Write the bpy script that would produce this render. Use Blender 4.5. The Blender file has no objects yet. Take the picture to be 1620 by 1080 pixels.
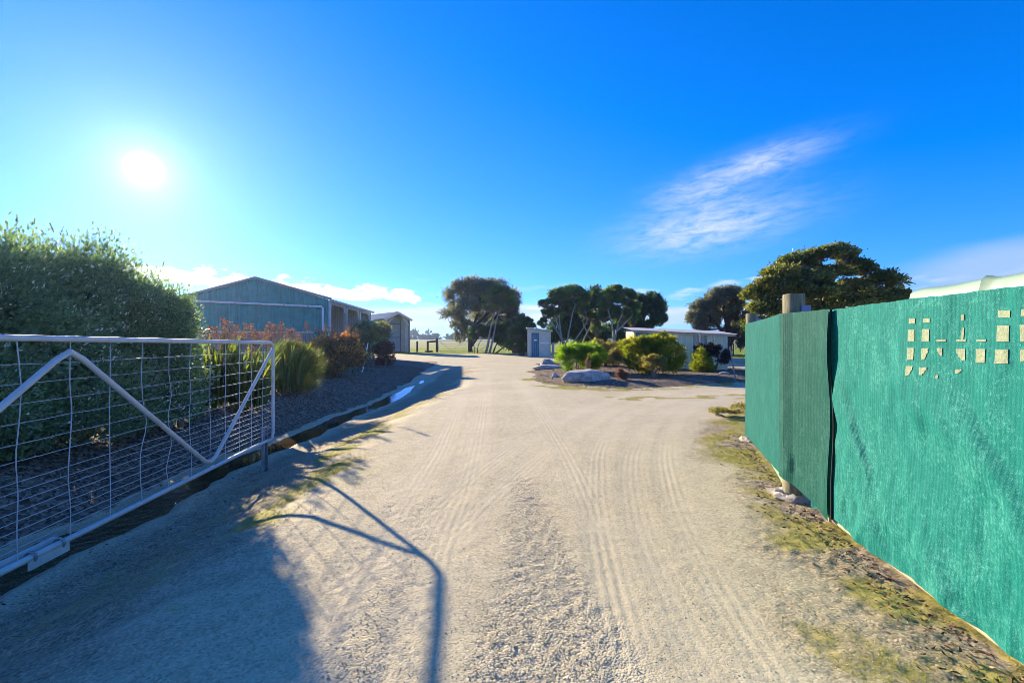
import bpy, math, random
import numpy as np
from mathutils import Vector

random.seed(7)
R = np.random.default_rng(11)
SC = bpy.context.scene
COL = SC.collection

# ------------------------------------------------------------------ camera
H0, F0 = 1.55, 720.0           # eye height (m), focal length in photo pixels (1620 wide)
cd = bpy.data.cameras.new('camera')
cd.sensor_width = 36.0
cd.lens = 16.0
cd.clip_start = 0.05
cd.clip_end = 5000.0
cam = bpy.data.objects.new('camera', cd)
COL.objects.link(cam)
cam.location = (0, 0, H0)
cam.rotation_euler = (math.radians(90), 0, 0)
SC.camera = cam

# ------------------------------------------------------------------ view
SC.view_settings.view_transform = 'Standard'
SC.view_settings.look = 'None'
SC.view_settings.gamma = 1.0
SC.view_settings.use_curve_mapping = False
SC.view_settings.exposure = 1.8
SC.cycles.filter_width = 0.7
SC.cycles.use_denoising = True

# ------------------------------------------------------------------ sun
SUN = Vector((-582.0, 720.0, 272.0)).normalized()
SUN_EL = math.asin(SUN.z)
SUN_AZ = math.atan2(SUN.x, SUN.y)
ld = bpy.data.lights.new('sun', 'SUN')
ld.energy = 4.1
ld.angle = math.radians(0.5)
ld.color = (1.0, 0.82, 0.56)
sun = bpy.data.objects.new('sun', ld)
COL.objects.link(sun)
sun.rotation_euler = SUN.to_track_quat('Z', 'Y').to_euler()
sun.location = (-8, 8, 12)


# ------------------------------------------------------------------ node expressions
class Ex:
    """a float socket with arithmetic"""
    def __init__(s, nt, k):
        s.nt, s.k = nt, k

    def op(s, o, *a, clamp=False):
        n = s.nt.nodes.new('ShaderNodeMath')
        n.operation = o
        n.use_clamp = clamp
        for i, v in enumerate((s,) + a):
            if isinstance(v, Ex):
                s.nt.links.new(v.k, n.inputs[i])
            else:
                n.inputs[i].default_value = v
        return Ex(s.nt, n.outputs[0])

    def __add__(s, o): return s.op('ADD', o)
    def __radd__(s, o): return s.op('ADD', o)
    def __sub__(s, o): return s.op('SUBTRACT', o)
    def __rsub__(s, o): return s.op('MULTIPLY', -1.0).op('ADD', o)
    def __mul__(s, o): return s.op('MULTIPLY', o)
    def __rmul__(s, o): return s.op('MULTIPLY', o)
    def __truediv__(s, o): return s.op('DIVIDE', o)
    def pow(s, p): return s.op('POWER', p)
    def abs(s): return s.op('ABSOLUTE')
    def exp(s): return s.op('EXPONENT')
    def max(s, o): return s.op('MAXIMUM', o)
    def min(s, o): return s.op('MINIMUM', o)
    def sin(s): return s.op('SINE')
    def clamp(s): return s.op('ADD', 0.0, clamp=True)

    def ss(s, a, b):
        n = s.nt.nodes.new('ShaderNodeMapRange')
        n.interpolation_type = 'SMOOTHSTEP'
        s.nt.links.new(s.k, n.inputs[0])
        n.inputs[1].default_value = a
        n.inputs[2].default_value = b
        return Ex(s.nt, n.outputs[0])


def gauss(e, c, w):
    d = (e - c) * (1.0 / w)
    return (d * d * -1.0).exp()


def setin(nt, sock, v):
    if isinstance(v, Ex):
        nt.links.new(v.k, sock)
    elif isinstance(v, bpy.types.NodeSocket):
        nt.links.new(v, sock)
    elif isinstance(v, (tuple, list)):
        sock.default_value = tuple(v) + (1.0,) if len(v) == 3 and sock.type == 'RGBA' else v
    else:
        sock.default_value = v


def vec(nt, x, y, z=0.0):
    n = nt.nodes.new('ShaderNodeCombineXYZ')
    for i, v in enumerate((x, y, z)):
        setin(nt, n.inputs[i], v)
    return n.outputs[0]


def noise(nt, v, scale, detail=4.0, rough=0.55, dist=0.0):
    n = nt.nodes.new('ShaderNodeTexNoise')
    if v is not None:
        nt.links.new(v, n.inputs['Vector'])
    n.inputs['Scale'].default_value = scale
    n.inputs['Detail'].default_value = detail
    n.inputs['Roughness'].default_value = rough
    n.inputs['Distortion'].default_value = dist
    return Ex(nt, n.outputs[0])


def voro(nt, v, scale, feature='F1', out='Distance'):
    n = nt.nodes.new('ShaderNodeTexVoronoi')
    n.feature = feature
    if v is not None:
        nt.links.new(v, n.inputs['Vector'])
    n.inputs['Scale'].default_value = scale
    return n.outputs[out]


def mixc(nt, f, a, b, mode='MIX'):
    n = nt.nodes.new('ShaderNodeMix')
    n.data_type = 'RGBA'
    n.blend_type = mode
    setin(nt, n.inputs[0], f)
    setin(nt, n.inputs[6], a)
    setin(nt, n.inputs[7], b)
    return n.outputs[2]


def ramp(nt, f, stops):
    n = nt.nodes.new('ShaderNodeValToRGB')
    el = n.color_ramp.elements
    while len(el) < len(stops):
        el.new(0.5)
    for e, (p, c) in zip(el, stops):
        e.position = p
        e.color = tuple(c) + (1.0,)
    setin(nt, n.inputs[0], f)
    return n.outputs[0]


def attr(nt, name):
    n = nt.nodes.new('ShaderNodeAttribute')
    n.attribute_name = name
    return Ex(nt, n.outputs['Fac'])


def bump(nt, h, strength, dist=0.01, prev=None):
    n = nt.nodes.new('ShaderNodeBump')
    n.inputs['Strength'].default_value = strength
    n.inputs['Distance'].default_value = dist
    setin(nt, n.inputs['Height'], h)
    if prev is not None:
        nt.links.new(prev, n.inputs['Normal'])
    return n.outputs[0]


# ------------------------------------------------------------------ world
def build_world():
    w = bpy.data.worlds.new('World')
    SC.world = w
    w.use_nodes = True
    nt = w.node_tree
    bg = nt.nodes['Background']
    sky = nt.nodes.new('ShaderNodeTexSky')
    sky.sky_type = 'NISHITA'
    sky.sun_disc = False
    sky.sun_elevation = SUN_EL
    sky.sun_rotation = SUN_AZ
    sky.air_density = 1.0
    sky.dust_density = 0.0
    sky.ozone_density = 3.0
    tc = nt.nodes.new('ShaderNodeTexCoord')
    d = tc.outputs['Generated']
    sp = nt.nodes.new('ShaderNodeSeparateXYZ')
    nt.links.new(d, sp.inputs[0])
    x, y, z = (Ex(nt, o) for o in sp.outputs)
    az = x.op('ARCTAN2', y) * 57.2958
    el = z.op('ARCSINE') * 57.2958
    hz = vec(nt, az, el, 0.0)
    dp = nt.nodes.new('ShaderNodeVectorMath')
    dp.operation = 'DOT_PRODUCT'
    nt.links.new(d, dp.inputs[0])
    dp.inputs[1].default_value = SUN
    th = Ex(nt, dp.outputs['Value']).min(1.0).op('ARCCOSINE') * 57.2958

    # the clear sky: the physical sky, deepened like the photograph's
    col = mixc(nt, 1.0, sky.outputs[0], SKY_TINT, 'MULTIPLY')
    col = mixc(nt, 1.0, col, (0.30, 0.0, 0.0), 'SUBTRACT')
    col = mixc(nt, 1.0, col, (0.0, 0.0, 0.0), 'LIGHTEN')
    # aureole round the sun and the sun itself
    a1 = (th * -1.0 / 1.8).exp() * 3.0 + (th * -1.0 / 6.0).exp() * 0.8
    a2 = (th * -1.0 / 12.0).exp() * 0.15
    core = 40.0 * (1.0 - th.ss(0.0, 2.4)).pow(4.0)
    col = mixc(nt, 1.0, col, mixc(nt, 1.0, (0.95, 0.98, 1.0), vec(nt, a1 + core, a1 + core, a1 + core), 'MULTIPLY'), 'ADD')
    col = mixc(nt, 1.0, col, mixc(nt, 1.0, (0.62, 0.85, 1.0), vec(nt, a2, a2, a2), 'MULTIPLY'), 'ADD')

    # cumulus row low above the shed
    n1 = noise(nt, vec(nt, az * 0.36, el * 0.70, 3.0), 1.0, 7, 0.56)
    n1b = noise(nt, vec(nt, (az + 0.35) * 0.36, (el - 0.4) * 0.70, 3.0), 1.0, 7, 0.56)
    c = az * -0.05 + 4.55
    up = (el - c)
    body = gauss(up.max(0.0), 0.0, 1.25) * gauss(up.min(0.0), 0.0, 0.75)
    win = az.ss(-52, -44) * (1.0 - az.ss(-13.0, -10.5))
    cum = (body * win * 0.66 + (n1 - 0.5) * 1.7).ss(0.27, 0.42) * (body * win).ss(0.05, 0.3)
    lit = ((n1 - n1b) * 4.5 + 0.55 + up * 0.22).clamp()
    ccol = mixc(nt, lit, (2.5, 2.6, 2.8), (3.9, 3.85, 3.7))
    col = mixc(nt, cum * 0.95, col, ccol)
    # flat cloud banks just over the horizon, all round
    n2 = noise(nt, vec(nt, az * 0.075, el * 0.62, 9.0), 1.0, 6, 0.55)
    band = gauss(el, 3.0, 1.6)
    bank = (band * 0.62 + (n2 - 0.5) * 1.3 + gauss(az, 2, 26) * band * 0.24).ss(0.28, 0.62) * (0.9 - gauss(az, -48, 14) * 0.7)
    col = mixc(nt, bank * 0.8, col, mixc(nt, n2.ss(0.45, 0.7), (2.3, 2.6, 2.95), (3.7, 3.6, 3.2)))
    # small puffs higher
    n3 = noise(nt, vec(nt, az * 0.23, el * 0.95, 21.0), 1.0, 5, 0.5)
    puff = (gauss(el, 5.6, 2.6) * 0.42 + (n3 - 0.5) * 1.25).ss(0.38, 0.60) * (0.35 + 0.65 * az.abs().ss(8, 16))
    puff = puff * (1.0 - gauss(az, -28, 14) * 0.9)
    col = mixc(nt, puff * 0.55, col, (2.8, 3.1, 3.6))
    # wispy cirrus on the right
    u = (az - 24.0) * 0.94 + (el - 15.0) * 0.42
    v = (el - 15.0) * 0.92 - (az - 24.0) * 0.36
    n4 = noise(nt, vec(nt, u * 0.17, v * 0.55, 5.0), 1.0, 8, 0.62, 0.5)
    n5 = noise(nt, vec(nt, az * 0.34 + el * 0.1, (el - az * 0.09) * 1.25, 15.0), 1.0, 8, 0.66, 0.4)
    m1 = gauss(az, 22.8, 8.2) * gauss(el - (az - 22.8) * 0.09, 12.9, 2.4)
    m2 = gauss(az, 28.0, 5.6) * gauss(el - (az - 28.0) * 0.13, 18.9, 1.4) * 0.85
    m3 = gauss(az, 22.0, 4.5) * gauss(el, 16.6, 1.5) * 0.55
    wisp = ((n5 - 0.5) * 2.1 + (n4 - 0.5) * 0.5 + 0.54).clamp()
    ci = ((m1 + m2 + m3).min(1.0) * wisp * 1.25).clamp()
    col = mixc(nt, ci * 0.8, col, (2.7, 2.95, 3.4))
    # a soft grey bank at the far right, and loose cirrus round the unseen rest of the sky, brightened to fill shade
    n6 = noise(nt, vec(nt, az * 0.05, el * 0.2, 31.0), 1.0, 5, 0.55)
    soft = (gauss(az, 50, 11) * gauss(el, 6.2, 2.9) * 0.95 + (n6 - 0.5) * 0.5).ss(0.25, 0.75)
    col = mixc(nt, soft * 0.8, col, (1.5, 2.1, 3.3))
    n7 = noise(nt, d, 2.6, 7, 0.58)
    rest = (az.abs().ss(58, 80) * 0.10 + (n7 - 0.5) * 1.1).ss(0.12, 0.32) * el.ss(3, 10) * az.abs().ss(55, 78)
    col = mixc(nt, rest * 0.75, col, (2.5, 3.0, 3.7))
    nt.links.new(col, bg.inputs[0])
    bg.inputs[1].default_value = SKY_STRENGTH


SKY_TINT = (0.27, 0.425, 1.03)
SKY_STRENGTH = 0.09
build_world()


# ------------------------------------------------------------------ added scattering volume, stands in for the lens glare veil
GLARE_HAZE = 0.00034


def build_glare_haze():
    m = bpy.data.materials.new('glare_haze')
    m.use_nodes = True
    nt = m.node_tree
    nt.nodes.remove(nt.nodes['Principled BSDF'])
    v = nt.nodes.new('ShaderNodeVolumePrincipled')
    v.inputs['Color'].default_value = (0.46, 0.63, 1.0, 1.0)
    v.inputs['Density'].default_value = GLARE_HAZE
    v.inputs['Anisotropy'].default_value = 0.74
    nt.links.new(v.outputs[0], nt.nodes['Material Output'].inputs['Volume'])
    me = bpy.data.meshes.new('glare_haze')
    x, y0, y1, z0, z1 = 700.0, -60.0, 560.0, -2.2, 18.0
    vs = [(i, j, k) for i in (-x, x) for j in (y0, y1) for k in (z0, z1)]
    me.from_pydata(vs, [], [(0, 1, 3, 2), (4, 6, 7, 5), (0, 4, 5, 1), (2, 3, 7, 6), (0, 2, 6, 4), (1, 5, 7, 3)])
    me.materials.append(m)
    o = bpy.data.objects.new('glare_haze', me)
    COL.objects.link(o)
    o['kind'] = 'stuff'


build_glare_haze()


# ------------------------------------------------------------------ mesh helpers
def np_mesh(name, V, F, fattr=None, vattr=None, smooth=False):
    V = np.ascontiguousarray(V, dtype=np.float32)
    F = np.ascontiguousarray(F, dtype=np.int32)
    m, k = F.shape
    me = bpy.data.meshes.new(name)
    me.vertices.add(len(V))
    me.vertices.foreach_set('co', V.ravel())
    me.loops.add(m * k)
    me.loops.foreach_set('vertex_index', F.ravel())
    me.polygons.add(m)
    me.polygons.foreach_set('loop_start', np.arange(0, m * k, k, dtype=np.int32))
    if smooth:
        me.polygons.foreach_set('use_smooth', np.ones(m, dtype=bool))
    for dom, dct in (('FACE', fattr), ('POINT', vattr)):
        for a, arr in (dct or {}).items():
            at = me.attributes.new(a, 'FLOAT', dom)
            at.data.foreach_set('value', np.ascontiguousarray(arr, dtype=np.float32))
    me.update(calc_edges=True)
    return me


class MB:
    """collects shapes (world coordinates) into one mesh"""
    def __init__(s):
        s.v, s.f = [], []

    def add(s, vs, fs):
        o = len(s.v)
        s.v += [tuple(v) for v in vs]
        s.f += [tuple(i + o for i in f) for f in fs]
        return s

    def box(s, c, size, ax=None):
        """axis-aligned or (ax = three unit vectors) oriented box"""
        hx, hy, hz = (q / 2 for q in size)
        A = ax or (Vector((1, 0, 0)), Vector((0, 1, 0)), Vector((0, 0, 1)))
        c = Vector(c)
        vs = [c + A[0] * (hx * i) + A[1] * (hy * j) + A[2] * (hz * k) for i in (-1, 1) for j in (-1, 1) for k in (-1, 1)]
        return s.add(vs, [(0, 1, 3, 2), (4, 6, 7, 5), (0, 4, 5, 1), (2, 3, 7, 6), (0, 2, 6, 4), (1, 5, 7, 3)])

    def bar(s, a, b, w, h, up=(0, 0, 1)):
        a, b = Vector(a), Vector(b)
        d = (b - a)
        L = d.length
        d.normalize()
        u = Vector(up)
        x = d.cross(u)
        if x.length < 1e-4:
            x = d.cross(Vector((1, 0, 0)))
        x.normalize()
        z = x.cross(d)
        return s.box((a + b) / 2, (L, w, h), (d, x, z))

    def tube(s, path, r, n=8, caps=True):
        P = [Vector(p) for p in path]
        if not isinstance(r, (list, tuple, np.ndarray)):
            r = [r] * len(P)
        vs, fs = [], []
        t = (P[1] - P[0]).normalized()
        a = Vector((0, 0, 1)) if abs(t.z) < 0.9 else Vector((1, 0, 0))
        x = t.cross(a).normalized()
        for i, p in enumerate(P):
            if i == 0:
                t = (P[1] - P[0]).normalized()
            elif i == len(P) - 1:
                t = (P[-1] - P[-2]).normalized()
            else:
                t = (P[i + 1] - P[i - 1]).normalized()
            x = (x - t * x.dot(t))
            if x.length < 1e-5:
                x = t.orthogonal()
            x.normalize()
            y = t.cross(x)
            for k in range(n):
                q = 2 * math.pi * k / n
                vs.append(p + x * (r[i] * math.cos(q)) + y * (r[i] * math.sin(q)))
        for i in range(len(P) - 1):
            for k in range(n):
                k2 = (k + 1) % n
                fs.append((i * n + k, i * n + k2, (i + 1) * n + k2, (i + 1) * n + k))
        if caps:
            fs.append(tuple(range(n - 1, -1, -1)))
            fs.append(tuple(range((len(P) - 1) * n, len(P) * n)))
        return s.add(vs, fs)

    def prism(s, poly, d):
        """closed polygon (world points) swept along vector d"""
        n = len(poly)
        d = Vector(d)
        vs = [Vector(p) for p in poly] + [Vector(p) + d for p in poly]
        fs = [tuple(range(n)), tuple(range(2 * n - 1, n - 1, -1))]
        fs += [(i, i + n, (i + 1) % n + n, (i + 1) % n) for i in range(n)]
        return s.add(vs, fs)

    def grid(s, pts):
        """pts: rows of points"""
        n, m = len(pts), len(pts[0])
        return s.add([p for r in pts for p in r],
                     [(i * m + j, i * m + j + 1, (i + 1) * m + j + 1, (i + 1) * m + j) for i in range(n - 1) for j in range(m - 1)])

    def mesh(s, name, smooth=True, angle=35):
        me = bpy.data.meshes.new(name)
        me.from_pydata(s.v, [], s.f)
        if smooth:
            me.polygons.foreach_set('use_smooth', np.ones(len(me.polygons), dtype=bool))
            me.set_sharp_from_angle(angle=math.radians(angle))
        me.update()
        return me


def link(name, me, mat, parent=None, label=None, kind=None):
    o = bpy.data.objects.new(name, me)
    COL.objects.link(o)
    if mat is not None:
        me.materials.clear()
        me.materials.append(mat)
    if parent is not None:
        root = parent
        off = Vector((0, 0, 0))
        while root is not None:
            off += root.location
            root = root.parent
        o.parent = parent
        o.location = -off            # meshes are in world coordinates
    if label:
        o['label'] = label
    if kind:
        o['kind'] = kind
    return o


def thing(name, label, cat, loc=(0, 0, 0), group=None):
    o = bpy.data.objects.new(name, None)
    o.empty_display_size = 0.2
    COL.objects.link(o)
    o.location = loc
    return tag(o, label, cat, group)


def tag(o, label, cat, group=None):
    o['label'] = label
    o['category'] = cat
    if group:
        o['group'] = group
    return o


def W(px, py, Y):
    """the point seen at photo pixel (px, py) at distance Y"""
    return Vector(((px - 810.0) / F0 * Y, Y, H0 + (540.0 - py) / F0 * Y))


# ------------------------------------------------------------------ numpy noise
def _h(ix, iy, iz, seed):
    h = (ix.astype(np.int64) * 374761393 + iy.astype(np.int64) * 668265263 + iz.astype(np.int64) * 2147483647 + seed * 974634777) & 0xFFFFFFFF
    h = ((h ^ (h >> 13)) * 1274126177) & 0xFFFFFFFF
    h = ((h ^ (h >> 16)) * 2246822519) & 0xFFFFFFFF
    h = h ^ (h >> 15)
    return (h & 0xFFFFFF) / float(0xFFFFFF)


def vn(x, y, z=None, seed=0):
    x = np.asarray(x, float)
    y = np.asarray(y, float)
    z = np.zeros_like(x) if z is None else np.asarray(z, float)
    ix, iy, iz = np.floor(x), np.floor(y), np.floor(z)
    fx, fy, fz = x - ix, y - iy, z - iz
    fx, fy, fz = (f * f * (3 - 2 * f) for f in (fx, fy, fz))
    ix, iy, iz = ix.astype(np.int64), iy.astype(np.int64), iz.astype(np.int64)

    def lay(k):
        a = _h(ix, iy, iz + k, seed) * (1 - fx) + _h(ix + 1, iy, iz + k, seed) * fx
        b = _h(ix, iy + 1, iz + k, seed) * (1 - fx) + _h(ix + 1, iy + 1, iz + k, seed) * fx
        return a * (1 - fy) + b * fy
    return lay(0) * (1 - fz) + lay(1) * fz


def fbm(x, y, oct=4, seed=0, z=None):
    s, a, t = 0.0, 1.0, 0.0
    for i in range(oct):
        q = 2.03 ** i
        s = s + a * vn(x * q, y * q, None if z is None else z * q, seed + i * 17)
        t += a
        a *= 0.5
    return s / t


def sst(x, a, b):
    t = np.clip((x - a) / (b - a), 0, 1)
    return t * t * (3 - 2 * t)


# ------------------------------------------------------------------ terrain
DY = np.array([-60, 0, 5.0, 8.0, 12.0, 16.0, 20.0, 25.0, 30, 34, 60.])
DX = np.array([-4.3, -4.35, -4.5, -4.66, -4.55, -4.15, -4.08, -4.3, -4.55, -4.7, -5.])
VY = np.array([-60, 1.0, 2.07, 2.66, 3.6, 5.0, 7.4, 9.0, 11.0, 12.0])
VX = np.array([1.6, 1.65, 1.7, 1.7, 1.95, 2.4, 3.05, 3.9, 5.6, 9.0])
ISL = np.array([(1.0, 23), (1.3, 17.4), (1.9, 15.6), (3.2, 15.0), (5.2, 15.6), (8.6, 17.6), (12.5, 19.5), (12.5, 25), (9, 28), (5.5, 30), (3, 31.5), (1.7, 29)], float)


def drain_x(Y): return np.interp(Y, DY, DX)
def verge_x(Y): return np.interp(Y, VY, VX)


def poly_sd(X, Y, P):
    """signed distance to polygon (negative inside)"""
    d = np.full(np.shape(X), 1e9)
    ins = np.zeros(np.shape(X), bool)
    n = len(P)
    for i in range(n):
        a, b = P[i], P[(i + 1) % n]
        e = b - a
        t = np.clip(((X - a[0]) * e[0] + (Y - a[1]) * e[1]) / (e @ e), 0, 1)
        d = np.minimum(d, np.hypot(X - a[0] - t * e[0], Y - a[1] - t * e[1]))
        c = (a[1] > Y) != (b[1] > Y)
        xi = a[0] + (Y - a[1]) / (b[1] - a[1] if b[1] != a[1] else 1e-9) * e[0]
        ins ^= c & (X < xi)
    return np.where(ins, -d, d)


def line_d(X, Y, P):
    d = np.full(np.shape(X), 1e9)
    for a, b in zip(P[:-1], P[1:]):
        e = b - a
        t = np.clip(((X - a[0]) * e[0] + (Y - a[1]) * e[1]) / (e @ e), 0, 1)
        d = np.minimum(d, np.hypot(X - a[0] - t * e[0], Y - a[1] - t * e[1]))
    return d


def gp(px, py):
    Y = H0 * F0 / (py - 540.0)
    return ((px - 810.0) / F0 * Y, Y)


def smooth_path(P, n=6):
    P = np.array(P, float)
    out = []
    for i in range(len(P) - 1):
        p0, p1, p2, p3 = P[max(i - 1, 0)], P[i], P[i + 1], P[min(i + 2, len(P) - 1)]
        for k in range(n):
            t = k / n
            out.append(0.5 * ((2 * p1) + (-p0 + p2) * t + (2 * p0 - 5 * p1 + 4 * p2 - p3) * t * t + (-p0 + 3 * p1 - 3 * p2 + p3) * t ** 3))
    out.append(P[-1])
    return np.array(out)


TRACKS = [smooth_path([gp(*q) for q in t]) for t in (
    [(738, 590), (728, 630), (700, 700), (640, 800), (560, 930), (470, 1080)],
    [(770, 590), (765, 640), (745, 740), (700, 860), (640, 1080)],
    [(1000, 622), (935, 645), (850, 685), (780, 728), (700, 800), (610, 900)],
    [(1060, 618), (960, 655), (880, 705), (800, 770), (720, 850)],
    [(820, 600), (850, 645), (885, 700), (930, 790), (965, 900), (1000, 1080)],
    [(1120, 622), (1010, 648), (958, 695), (945, 760), (960, 880), (1010, 1080)],
    [(1175, 618), (1085, 650), (1055, 700), (1065, 780), (1110, 880), (1230, 1080)],
    [(1150, 624), (1050, 655), (1005, 710), (1005, 800), (1050, 930), (1120, 1080)],
)]


def ditch(Y):
    return np.interp(Y, [-100, 13, 18, 25, 30, 34], [0.48, 0.48, 0.28, 0.11, 0.04, 0.0])


def terrain_g(Y):
    return np.interp(Y, [-100, 18, 27, 33, 40, 50, 70, 400, 520, 5000], [0, 0, 0.1, 0.19, 0.29, 0.38, 0.6, 3.2, 3.6, 3.6])


def masks(X, Y):
    dx = X - drain_x(Y) + (fbm(Y * 1.1, X * 0.4, 3, 61) - 0.5) * 0.42 + (vn(Y * 4.0, X * 2.0, None, 62) - 0.5) * 0.10
    nz = fbm(X * 1.3, Y * 1.3, 4, 3) - 0.5
    nf = fbm(X * 5.0, Y * 5.0, 3, 9) - 0.5
    bedl = sst(-dx + nf * 0.2, 0.34, 0.55) * (1 - sst(Y + nz * 3 + (X + 4.5) * 0.5, 29, 33)) * sst(Y, -25, -22)
    sd = poly_sd(X, Y, ISL)
    isl = 1 - sst(sd + nz * 1.2 + nf * 0.5, -0.35, 0.35)
    edge = np.where(X < 7.5, 44.5, 36.0) + nz * 2.0
    field = sst(Y - edge, -0.8, 0.8) + sst(-Y, 30, 32) + sst(np.abs(X), 40, 44)
    field = np.clip(field, 0, 1)
    lime = field * (1 - sst(Y + nz * 8, 60, 84)) 
    vg = sst(X - verge_x(Y) + nz * 0.9, -0.25, 0.35) * (1 - sst(Y, 10.5, 11.5)) * (1 - sst(X - np.interp(Y, [0, 3.8, 4.46, 7.1, 9], [2.05, 2.75, 2.85, 3.8, 6]), 2.5, 3.5) * 0)
    vl = sst(dx, 0.35, 0.8) * (1 - sst(dx + nz * 1.6, 1.7, 2.7)) * sst(Y, -3, -1) * (1 - sst(Y, 22, 30))
    p = fbm(X * 2.2 + 40, Y * 2.2, 5, 21)
    p2 = fbm(X * 0.8 + 9, Y * 0.8, 3, 23)
    mossl = np.exp(-((dx - 2.08 + nz * 0.7) / 0.30) ** 2) * sst(Y, 3.6, 4.4) * (1 - sst(Y, 12.5, 15)) * sst(p * 0.6 + p2 * 0.4, 0.40, 0.50) + 0.32 * vl * sst(p, 0.54, 0.66)
    mossr = vg * sst(p * 0.65 + p2 * 0.35, 0.32, 0.54)
    front = (1 - sst(np.abs(sd - 0.35 + nz * 0.8), 0.25, 0.75)) * (Y < 19)
    mossi = front * sst(p, 0.43, 0.53)
    strip = (1 - sst(np.abs(X * 0.12 - Y + 12.1 + nz), 0.2, 0.7)) * (X > 2.4) * (X < 7.2) * sst(p, 0.46, 0.56)
    moss = np.clip(np.maximum.reduce([mossl, mossr * 0.9, mossi, strip]), 0, 1)
    sparse = fbm(X * 1.1 + 70, Y * 1.1, 4, 41)
    moss = np.maximum(moss, 0.34 * sst(sparse * 0.4 + p * 0.6, 0.55, 0.62) * sst(-X, 0.9, 1.6) * (Y < 6) * (dx > 0.5))
    ap = np.array(gp(835, 740))
    yy = np.clip(ap[1] - Y, 0, 10)
    coarse = (1 - sst(np.abs(X - 0.12 - 0.03 * yy) - yy * 0.11 + nz * 0.25, -0.05, 0.12)) * sst(yy, 0.0, 0.7)
    coarse = np.clip(coarse + 0.55 * (1 - sst(np.abs(X + 1.1 - 0.1 * yy), 0.1, 0.45)) * sst(yy, 0.6, 1.6), 0, 1)
    wet = 1 - sst(np.abs(dx), 0.22, 0.5)
    wet = wet * (1 - 0.75 * sst(Y, 7, 10)) * (Y < 33)
    return dict(mulch=np.clip(np.maximum(bedl, isl), 0, 1), bedl=bedl, isl=isl, field=field, lime=lime, verge=np.maximum(vg, vl), moss=moss, coarse=coarse, wet=wet, dx=dx, sd=sd)


def height(X, Y, M=None, fine=True):
    X = np.asarray(X, float)
    Y = np.asarray(Y, float)
    M = M or masks(X, Y)
    z = terrain_g(Y)
    dx = M['dx']
    z = z - ditch(Y) * np.where(dx > 0, 1 - sst(dx, 0.6, 2.7), 1 - sst(-dx, 0.35, 1.7)) - 0.14 * np.exp(-(dx / 0.25) ** 2) * (1 - sst(Y, 15.5, 20.5)) - 0.05 * np.exp(-(dx / 0.3) ** 2) * sst(Y, 18, 20.5) * (1 - sst(Y, 27, 32))
    z = z + 0.14 * sst(-dx, 0.8, 2.6) * (1 - sst(Y, 26, 32))
    z = z + 0.12 * sst(-M['sd'], -0.2, 1.5)
    near = 1 - sst(Y, 14, 40)
    z = z + (fbm(X * 0.9, Y * 0.9, 3, 5) - 0.5) * 0.05 * near * (0.4 + M['mulch'])
    if fine:
        g = (1 - M['field']) * (1 - sst(Y, 18, 30)) * (Y > 0.5)
        tr = np.zeros_like(z)
        for i, T in enumerate(TRACKS):
            d = line_d(X, Y, T)
            e = np.exp(-(d / 0.13) ** 2)
            tr += e * (-0.0008 + 0.0022 * np.cos(d * 2 * math.pi / 0.066) * (0.55 + 0.5 * sst(vn(X * 1.3 + i * 5, Y * 0.8, None, 33), 0.25, 0.75))) + 0.0010 * np.exp(-((d - 0.2) / 0.05) ** 2)
        amp = (1 - M['mulch']) * (1 - M['moss'] * 0.5)
        z = z + tr * g * amp
        z = z + g * (vn(X * 38, Y * 38, None, 91) - 0.5) * (0.003 + 0.007 * M['coarse'] + 0.012 * M['mulch'] + 0.008 * M['verge'])
        z = z + g * (vn(X * 17, Y * 17, None, 92) - 0.5) * (0.0016 + 0.006 * M['coarse'] + 0.022 * M['mulch'] + 0.012 * M['verge'])
        z = z + g * (fbm(X * 4, Y * 4, 3, 93) - 0.5) * (0.005 + 0.02 * M['mulch'])
    return z


def gz(x, y):
    return float(height(np.array([x]), np.array([y]), fine=False)[0])


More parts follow.
